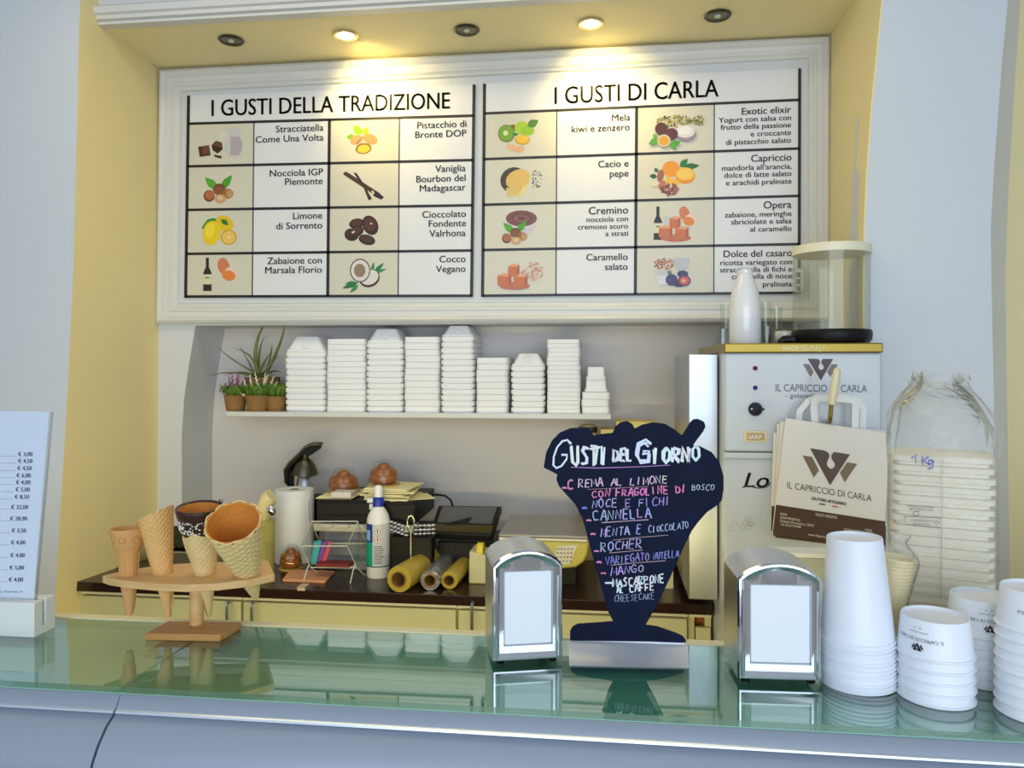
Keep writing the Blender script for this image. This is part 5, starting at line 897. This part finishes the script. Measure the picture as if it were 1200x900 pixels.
# --- napkin dispensers
def dispenser(px, py, rz, label, W=.104, H=.1575, D=.098):
    c = PZ(px, py, GZ); r = thing('napkin_dispenser', label, 'napkin dispenser', c, rz, 'chrome napkin dispensers'); z0 = .006
    def outline(ins, lift=0):
        w_ = W/2-ins; out = [(-w_, z0+ins), (w_, z0+ins)]; ht = H-.018-ins*.3
        for q in range(13): a = math.pi*q/12; out.append((w_*math.cos(a) if 0 else w_*(1-q/6), ht-.004+.0215*math.sin(a)**.6-ins*.7 if 0 < q < 12 else ht-.004))
        return out
    O = outline(0); n = len(O)
    m_ = MB().loft([[Vector((x, y, z)) for x, z in outline(i)] for y, i in ((.004, 0), (D-.006, 0), (D, .004))], False, True)
    mk('shell', m_, mat('satin_steel', (206, 210, 216), .3, 1), r, smooth=28, world=False)
    def inner(x0, x1, za, zb_):      # rectangle sampled with the same number of points as the outline
        out = [(x0, za), (x1, za)]
        for q in range(13): out.append((x1+(x0-x1)*q/12, zb_))
        out[2] = (x1, zb_); return out
    A0 = O; A1 = outline(.004); I0 = inner(-W/2+.016, W/2-.013, z0+.019, H-.029); I1 = inner(-W/2+.018, W/2-.015, z0+.021, H-.031)
    m_ = MB().loft([[Vector((x, .004, z)) for x, z in A0], [Vector((x, -.0005, z)) for x, z in outline(.0018)], [Vector((x, -.001, z)) for x, z in A1], [Vector((x, .0035, z)) for x, z in outline(.010)], [Vector((x, .004, z)) for x, z in I0], [Vector((x, .009, z)) for x, z in I1]], False, False)
    mk('front_frame', m_, CHROME, r, smooth=30, world=False)
    mk('napkins', MB().box((-W/2+.0175, .0055, z0+.0205), (W/2-.0145, .02, H-.0305)), PAPER, r, bevel=.0015, world=False)
    for sx_ in (-1, 1):
        for y in (.012, D-.012): mk('foot', MB().lathe([(.005, 0), (.006, .003), (.006, .0065)], (sx_*(W/2-.012), y, 0), 14, cap0=True, cap1=True), BLACKP, r, world=False)
    for x in (-W/2+.006, W/2-.006): mk('side_rail', MB().tube([(x, -.002, z0+.006), (x, -.002, H-.035)], .0022, 8), CHROME, r, world=False)
dispenser(618.5, 779, R(15), 'chrome napkin dispenser left of the blackboard sign', W=.098)
dispenser(914.5, 803, R(2.5), 'chrome napkin dispenser right of the blackboard sign', W=.107)
# --- cup shaped blackboard sign
SG = 1.115; zb = PY(736, 751, SG).z
out = [(637, 548), (640, 530), (647, 516), (656, 507), (668, 502), (689, 501), (693, 505), (695.5, 511), (702, 509), (718, 507.5), (721, 500), (727, 495), (735, 493.5), (741, 497), (744, 502.5), (752, 498), (765, 495), (780, 497), (790, 503), (799.5, 510.5), (809, 495), (813, 491.5), (818, 491), (825, 494), (827, 500), (824, 506), (812, 522), (820, 523), (834, 530), (843, 541), (848, 558), (848, 573), (846, 586), (841, 592), (829, 600), (819, 611), (811, 622), (803, 638), (785, 678), (769, 711), (758, 730), (756.5, 733), (770, 735), (788, 741), (800, 746), (804, 751), (804, 753), (668, 751), (668, 740), (671, 735), (677, 732), (692, 731), (719, 729), (713, 718), (707, 697), (700, 670), (693, 646), (687, 624), (682, 606), (674, 591), (663, 579), (655, 570), (652, 562), (653, 556), (645, 552)]
bp = PY(736, 782, 1.05); r = thing('blackboard_sign', 'navy sundae cup shaped blackboard with chalk flavours of the day', 'sign', Vector((PY(736, 751, SG).x, SG, GZ)), 0)
mk('board', MB().prism([PY(a, b_, SG) for a, b_ in out], (0, .006, 0)), NAVY, r, smooth=0, bevel=.0008, seg=1)
f0 = [PY(667, 750.5, SG-.001), PY(806, 752.5, SG-.001)]; f1 = [PZ(667, 780, GZ+.0012), PZ(808, 783, GZ+.0012)]; rg = []
for t in range(9):
    s_ = t/8; z = f0[0].z+(GZ+.0012-f0[0].z)*(1-(1-s_)**1.7)
    rg.append([Vector((lerp(f0[0].x, f1[0].x, s_), lerp(f0[0].y, f1[0].y, s_), z)), Vector((lerp(f0[1].x, f1[1].x, s_), lerp(f0[1].y, f1[1].y, s_), z)), Vector((lerp(f0[1].x, f1[1].x, s_), lerp(f0[1].y, f1[1].y, s_)+.0008, z-.0011)), Vector((lerp(f0[0].x, f1[0].x, s_), lerp(f0[0].y, f1[0].y, s_)+.0008, z-.0011))])
mk('steel_foot', MB().loft(rg), mat('satin_pale_metal', (214, 216, 224), .3, .3), r, smooth=60)
mk('foot_bracket', MB().box((f0[0].x+.004, SG+.0005, GZ), (f0[1].x-.004, SG+.0055, zb)), MATS['satin_pale_metal'], r)
random.seed(21); m_ = MB(); f_ = lambda x, y: PY(x, y, SG-.0008); f2 = lambda x, y: PY(x, y, SG-.0011)
W1 = (238, 240, 250); PK = (240, 130, 180); PP = (236, 200, 220); LV = (150, 140, 214); LV2 = (186, 176, 226)
for dx in (0, .8, 1.5):
    stroke(m_, [(668+dx, 520), (665, 515.5), (659, 517), (653, 524), (649, 535), (648.5, 545), (652, 548.5), (658, 546), (664, 538), (664.5, 533), (658, 533)], 2.2, f_, W1)
    chalk(m_, 'USTI', 670+dx, 546, 714+dx, 544, 21, W1, 2.6, f_); chalk(m_, 'DEL', 718+dx, 541, 742+dx, 539, 14, W1, 2.4, f_); chalk(m_, 'G', 745+dx, 542, 767+dx, 541, 24, W1, 2.6, f_); chalk(m_, 'IORNO', 764+dx, 543, 822+dx, 539, 17, W1, 2.6, f_)
stroke(m_, [(669, 547.5), (700, 548.5), (750, 547), (785, 545)], .9, f_, (190, 120, 200))
def dash(x, y, c=PK): stroke(m_, [(x, y), (x+3, y-.6), (x+6, y+.2)], 2, f_, c)
chalk(m_, 'C', 666, 573, 674, 573, 10, PK, 1.8, f_); chalk(m_, 'REMA AL LIMONE', 678, 571, 784, 566, 9.5, PP, 1.3, f_); dash(659, 572)
chalk(m_, 'CON', 694, 583, 717, 582, 9, PK, 1.5, f_); chalk(m_, 'FRAGOLINE DI', 722, 582, 806, 577, 9, [PK]*12, 1.7, f_); chalk(m_, 'BOSCO', 811, 574, 838, 575, 7, (190, 210, 214), .9, f_)
stroke(m_, [(688, 573.5), (720, 572), (760, 570)], .7, f_, (160, 110, 120))
chalk(m_, 'NOCE E FICHI', 694, 595, 788, 592, 10, [LV2]*5+[LV]*7, 1.3, f_); dash(682, 595.5, (120, 130, 220)); chalk(m_, 'CANNELLA', 695, 610, 765, 606, 12, LV2, 1.5, f_); dash(687, 610, PK); stroke(m_, [(705, 612.5), (735, 610.5), (760, 609)], .8, f_, (220, 180, 190))
chalk(m_, 'MENTA E', 704, 629, 753, 625, 11, LV2, 1.3, f_); chalk(m_, 'CIOCCOLATO', 760, 624, 808, 619, 8, (176, 190, 226), 1, f_); dash(692, 626); stroke(m_, [(718, 633), (745, 630), (783, 627)], .7, f_, (200, 160, 160))
chalk(m_, 'ROCHER', 704, 646, 754, 641, 10, LV2, 1.3, f_); dash(696, 646); stroke(m_, [(714, 648), (735, 646), (753, 644.5)], .7, f_, (200, 160, 160))
chalk(m_, 'VARIEGATO', 710, 662, 762, 656, 9.5, LV, 1.2, f_); chalk(m_, 'NUTELLA', 766, 656, 796, 652, 8, LV, 1.1, f_); dash(699, 659); stroke(m_, [(716, 662.5), (745, 659.5), (780, 657)], .7, f_, (190, 150, 160))
chalk(m_, 'MANGO', 716, 675, 756, 669, 9.5, LV2, 1.3, f_); dash(704, 672, (236, 130, 150)); chalk(m_, 'MASCARPONE', 718, 688, 780, 682, 10, W1, 1.8, f_); stroke(m_, [(709, 683), (718, 683)], 2, f_, W1)
chalk(m_, 'AL', 723, 695, 732, 695, 8, W1, 1.5, f_); chalk(m_, 'CAFFE', 738, 694, 768, 691, 8.5, W1, 1.6, f_); chalk(m_, 'CHEESECAKE', 720, 705, 768, 702, 7.5, (150, 150, 190), .9, f_)
mk('chalk_lettering', m_, PRINT, r, smooth=0, recalc=False)
# --- cone stand and four cones
base0 = [PZ(170, 750.5, GZ), PZ(258, 752, GZ), PZ(283, 737, GZ), PZ(197, 735.5, GZ)]
base0[2].y = min(base0[2].y, 1.154); base0[3].y = min(base0[3].y, 1.154); st_c = (base0[0]+base0[1]+base0[2]+base0[3])/4
r = thing('cone_stand', 'pale wooden ice cream cone stand with square foot', 'cone stand', Vector((st_c.x, st_c.y, GZ)))
mk('foot', MB().prism(base0, (0, 0, .0105)), KNOT2, r, bevel=.0012)
pc = PZ(230.5, 731, GZ+.0105); PZT = CZ-.3206
mk('post', MB().lathe([(.0103, 0), (.0103, PZT-.0105-GZ-.0105)], pc, 24, cap0=True, cap1=True), KNOT, r)
topo = [(120, 674.5), (128, 677.5), (150, 681), (185, 684), (220, 685.2), (255, 683.5), (290, 679.5), (322, 673), (314, 657), (290, 657.5), (240, 659), (200, 661), (165, 665.5), (140, 670)]
T_ = [PZ(a, b_, PZT) for a, b_ in topo]
o = mk('shelf_plank', MB().prism([t-Vector((0, 0, .0112)) for t in T_], (0, 0, .0112)), KNOT, r, bevel=.001)
WAF = mat('golden_waffle', (226, 176, 106), .65, var=.14, vs=60, bump=.2, bs=300); WAF2 = mat('pale_waffle', (232, 200, 136), .65, var=.16, vs=50, bump=.2, bs=300); SMO = mat('plain_wafer', (214, 158, 92), .6, var=.08, vs=60, bump=.1, bs=200)
INN = mat('toasted_waffle_inside', (214, 140, 56), .6, var=.15, vs=60, bump=.3, bs=150); CHO = mat('dark_chocolate', (62, 30, 22), .3, bump=.4, bs=150); NUT = mat('chopped_white_nuts', (240, 230, 206), .6)
def axisM(d, twist=0): return d.to_track_quat('Z', 'Y').to_matrix()@Matrix.Rotation(twist, 3, 'Z')
def waffle_cone(label, tip, mouth, Rm, slant, m, inner=True, grid=(12, 13), amp=.0024, tiltdir=0, seam=True, lip=None, name='waffle_cone'):
    d = mouth-tip; L = d.length; M = axisM(d.normalized()); tiltdir = math.atan2(M[0][1], M[0][0]) if tiltdir == 'R' else tiltdir; r = thing(name, label, 'ice cream cone', tip, 0, 'ice cream cones in the wooden stand'); NS, NR = 168, 120; rings = []
    def pt(t, a, off=0):           # t along the axis, a around; the mouth is cut aslant
        s_ = t*(1+slant*math.cos(a-tiltdir)); rr = Rm*(.10+.90*s_**.92)+off; return tip+M@Vector((rr*math.cos(a), rr*math.sin(a), s_*L))
    for j in range(NR+1):
        t = j/NR; rg = []
        for i in range(NS):
            a = 2*math.pi*i/NS; u = a/(2*math.pi)*grid[0]; v = t*grid[1]; e1 = abs(((u+v) % 1)-.5)*2; e2 = abs(((u-v) % 1)-.5)*2; e = max(e1, e2)**3*amp*(.4+.6*t); rg.append(pt(t, a, e))
        rings.append(rg)
    n_ = NS*NR
    mk('waffle_shell', MB().loft(rings, True, False), m, r, smooth=70)
    rings = [[pt(t, 2*math.pi*i/48, -.0022 if t < 1 else -.0002) for i in range(48)] for t in (1.0, .998, .9, .7, .5, .3)]
    mk('inside', MB().loft(rings, False, True), INN, r, smooth=70)
    if seam: mk('rolled_seam', MB().tube([pt(t, 2.5*(t-1)+4.2+tiltdir*0, .0012) for t in [i/12 for i in range(1, 11)]], [.0022]*9+[.0008], 8), m, r)
    return r, pt, M, L
Yq = 1.13
def hole(px, py): return PZ(px, py, PZT)
# cone 1: moulded wafer cone with cup shaped top
tip = PY(152, 721, 1.105); mo = PY(150, 620, 1.105); d = mo-tip; L = d.length; k = mpp(150, 1.105); M = axisM(d.normalized())
r = thing('wafer_cone', 'plain moulded wafer cone with cup top at the left end of the stand', 'ice cream cone', tip, 0, 'ice cream cones in the wooden stand')
mk('wafer_shell', MB().lathe([(.4*k, 0), (3.5*k, 1.5*k), (5.5*k, 10*k), (10*k, 44*k), (12.2*k, 76*k), (13.6*k, 78*k), (16.6*k, 84*k), (19*k, 98*k), (19.6*k, 100*k), (19.4*k, 102.5*k), (18*k, 102.6*k), (16.8*k, 96*k), (13*k, 80*k), (9.5*k, 55*k), (.5*k, 44*k)], tip, 40, M), SMO, r, smooth=50)
for q in range(8):
    a = q*math.pi/4+.2; mk('rib', MB().tube([tip+M@Vector(((x+.2)*k*math.cos(a), (x+.2)*k*math.sin(a), z*k)) for x, z in ((8.2, 30), (10.2, 46), (12.2, 75))], .0007, 5), SMO, r)
    c_ = tip+M@Vector((18.0*k*math.cos(a), 18.0*k*math.sin(a), 91*k)); mk('embossed_ring', MB().lathe([(.0038, 0), (.0046, .0012), (.0054, 0)], c_, 16, axisM((M@Vector((math.cos(a), math.sin(a), -.15))).normalized())), SMO, r)
# cone 2: tall rolled waffle, mouth cut aslant rising to the right
waffle_cone('tall rolled waffle cone leaning left, second in the stand', PY(198, 723, 1.12), PY(181.5, 601, 1.118), 19.5*mpp(183, 1.12), .05, WAF, tiltdir='R', grid=(16, 21), amp=.0020)
# cone 3: chocolate dipped
r, pt, M, L = waffle_cone('waffle cone with chocolate dipped rim and nut crumbs', PY(245, 722, 1.148), PY(233.5, 595, 1.09), 23.5*mpp(233, 1.1), .03, WAF2, grid=(16, 18), amp=.0014, tiltdir=math.pi/2*3)
rg = []
for t, o_ in ((.80, .0006), (.805, .0022), (.86, .0026), (.95, .0026), (1.0, .0024), (1.012, .001), (1.012, -.0018), (.985, -.0030)):
    rg.append([pt(t+(.018*math.sin(a*3)+.012*math.sin(a*7+1) if t < .83 else 0), a, o_+.0010) for a in [2*math.pi*i/60 for i in range(60)]])
mk('chocolate_rim', MB().loft(rg, False, False), CHO, r, smooth=70)
m_ = MB(); random.seed(9)
for _ in range(90):
    a = random.gauss(-1.9, .8); t = random.uniform(.82, .93)+abs(a+1.9)*.01; c_ = pt(t, a, .0032); m_.ball(c_, random.uniform(.0008, .0022), random.uniform(.0008, .002), random.uniform(.0008, .0018), 6, 4)
tag(mk('nut_crumbs', m_, NUT, r), None, None, kind='stuff')
for q in range(5):
    c_ = pt(1.0, .1+q*.12, .0); mk('chocolate_shard', MB().tube([c_, c_+Vector((random.uniform(-.002, .006), 0, random.uniform(.004, .009)))], [.0012, .0005], 5), CHO, r)
# cone 4: wide cone tipped towards the viewer
tipp = PY(300, 700, 1.17); mo = PY(273, 612, 1.058)
r, pt, M, L = waffle_cone('wide waffle cone tipped forward showing its toasted inside', tipp, mo, 31*mpp(272, 1.06), .0, WAF2, grid=(14, 15), amp=.0030)
mk('frilled_rim', MB().tube([pt(1.0+.012*math.sin(a*9), a, .0005) for a in [2*math.pi*i/72 for i in range(73)]], .0013, 6), WAF2, r)
# --- price list in a wooden block
def TP(px, py, d=0): Yt = 1.075+(703-py)/221*.04; return PY(px, py, Yt-d)
def BLKY(px, py): return PY(px, py, 1.067)
bz0 = PZ(40, 747.5, GZ); Yb0 = bz0.y; zt0 = PY(40, 707, Yb0).z; X1 = bz0.x; X0 = PY(-60, 747, Yb0).x; dpt = .045
r = thing('price_list_holder', 'white block holding the acrylic covered price list at the left', 'price list', ((X0+X1)/2, Yb0+dpt/2, GZ)); WB = mat('white_lacquered_block', (228, 228, 220), .4)
mk('block', MB().box((X0, Yb0, GZ), (X1, Yb0+.018, zt0)).box((X0, Yb0+.024, GZ), (X1, Yb0+dpt, zt0)).box((X0, Yb0+.018, GZ), (X1, Yb0+.024, GZ+.012)), WB, r, bevel=.001)
Yp0 = Yb0+.019
def TP(px, py, d=0): return PY(px, py, Yp0+.001-d+(703-py)/221*.035)
sh = [(-60, 718), (39.5, 712), (40.5, 690), (58, 482.5), (-60, 481)]
mk('price_sheet', MB().prism([TP(a, b_) for a, b_ in sh], (0, .0012, 0)), mat('glossy_price_paper', (226, 232, 244), .3, var=.01), r)
mk('acrylic_cover', MB().prism([TP(a, b_, .0022) for a, b_ in [(-60, 719), (40.5, 713), (42, 690), (60.5, 482), (-60, 480)]], (0, .0009, 0)), ACR, r)
mk('acrylic_back', MB().prism([TP(a, b_, -.0016) for a, b_ in [(-60, 719), (41.5, 713), (43.5, 690), (62, 483), (-60, 480)]], (0, .0012, 0)), ACR, r)
mk('acrylic_edge', MB().tube([TP(42, 712), TP(43.5, 690, .0), TP(61.6, 483)], .0016, 6), clear('edge_acrylic', (.8, .84, .86), 1.6), r)
m_ = MB(); NV = (36, 44, 96); f_ = lambda x, y: TP(x, y, .0006)
for s, xr_, y in (('3,00', 38, 534.5), ('4,50', 38, 542.5), ('4,50', 37, 551), ('6,00', 36, 559.5), ('4,00', 35.5, 567.5), ('5,00', 35, 576), ('8,50', 34, 584.5), ('22,00', 33, 596.5), ('28,90', 31.8, 610), ('3,50', 30.5, 624), ('4,00', 29.6, 638), ('4,00', 29, 653), ('5,00', 28, 667.5), ('4,00', 27, 681.5)):
    put_text(m_, '\u20ac '+s, f_, xr_, y, 4.6, xs=.95, col=NV, bold=.18)
    for q in range(12): m_.add([f_(xr_-22-q*4+a, y+b_) for a, b_ in ((0, 0), (2.6, 0), (2.6, .5), (0, .5))], [(0, 1, 2, 3)], (110, 116, 150))
put_text(m_, 'Aut. San. Depretis srl', f_, 26, 694.5, 2.6, width=38, col=(90, 96, 130)); mk('price_lettering', m_, PRINT, r, smooth=0, recalc=False)
# --- the other stuff the counter glass needs: none
for o in bpy.data.objects:
    if o.parent is None and o.type in ('MESH', 'EMPTY') and 'label' not in o: print('UNLABELLED', o.name)
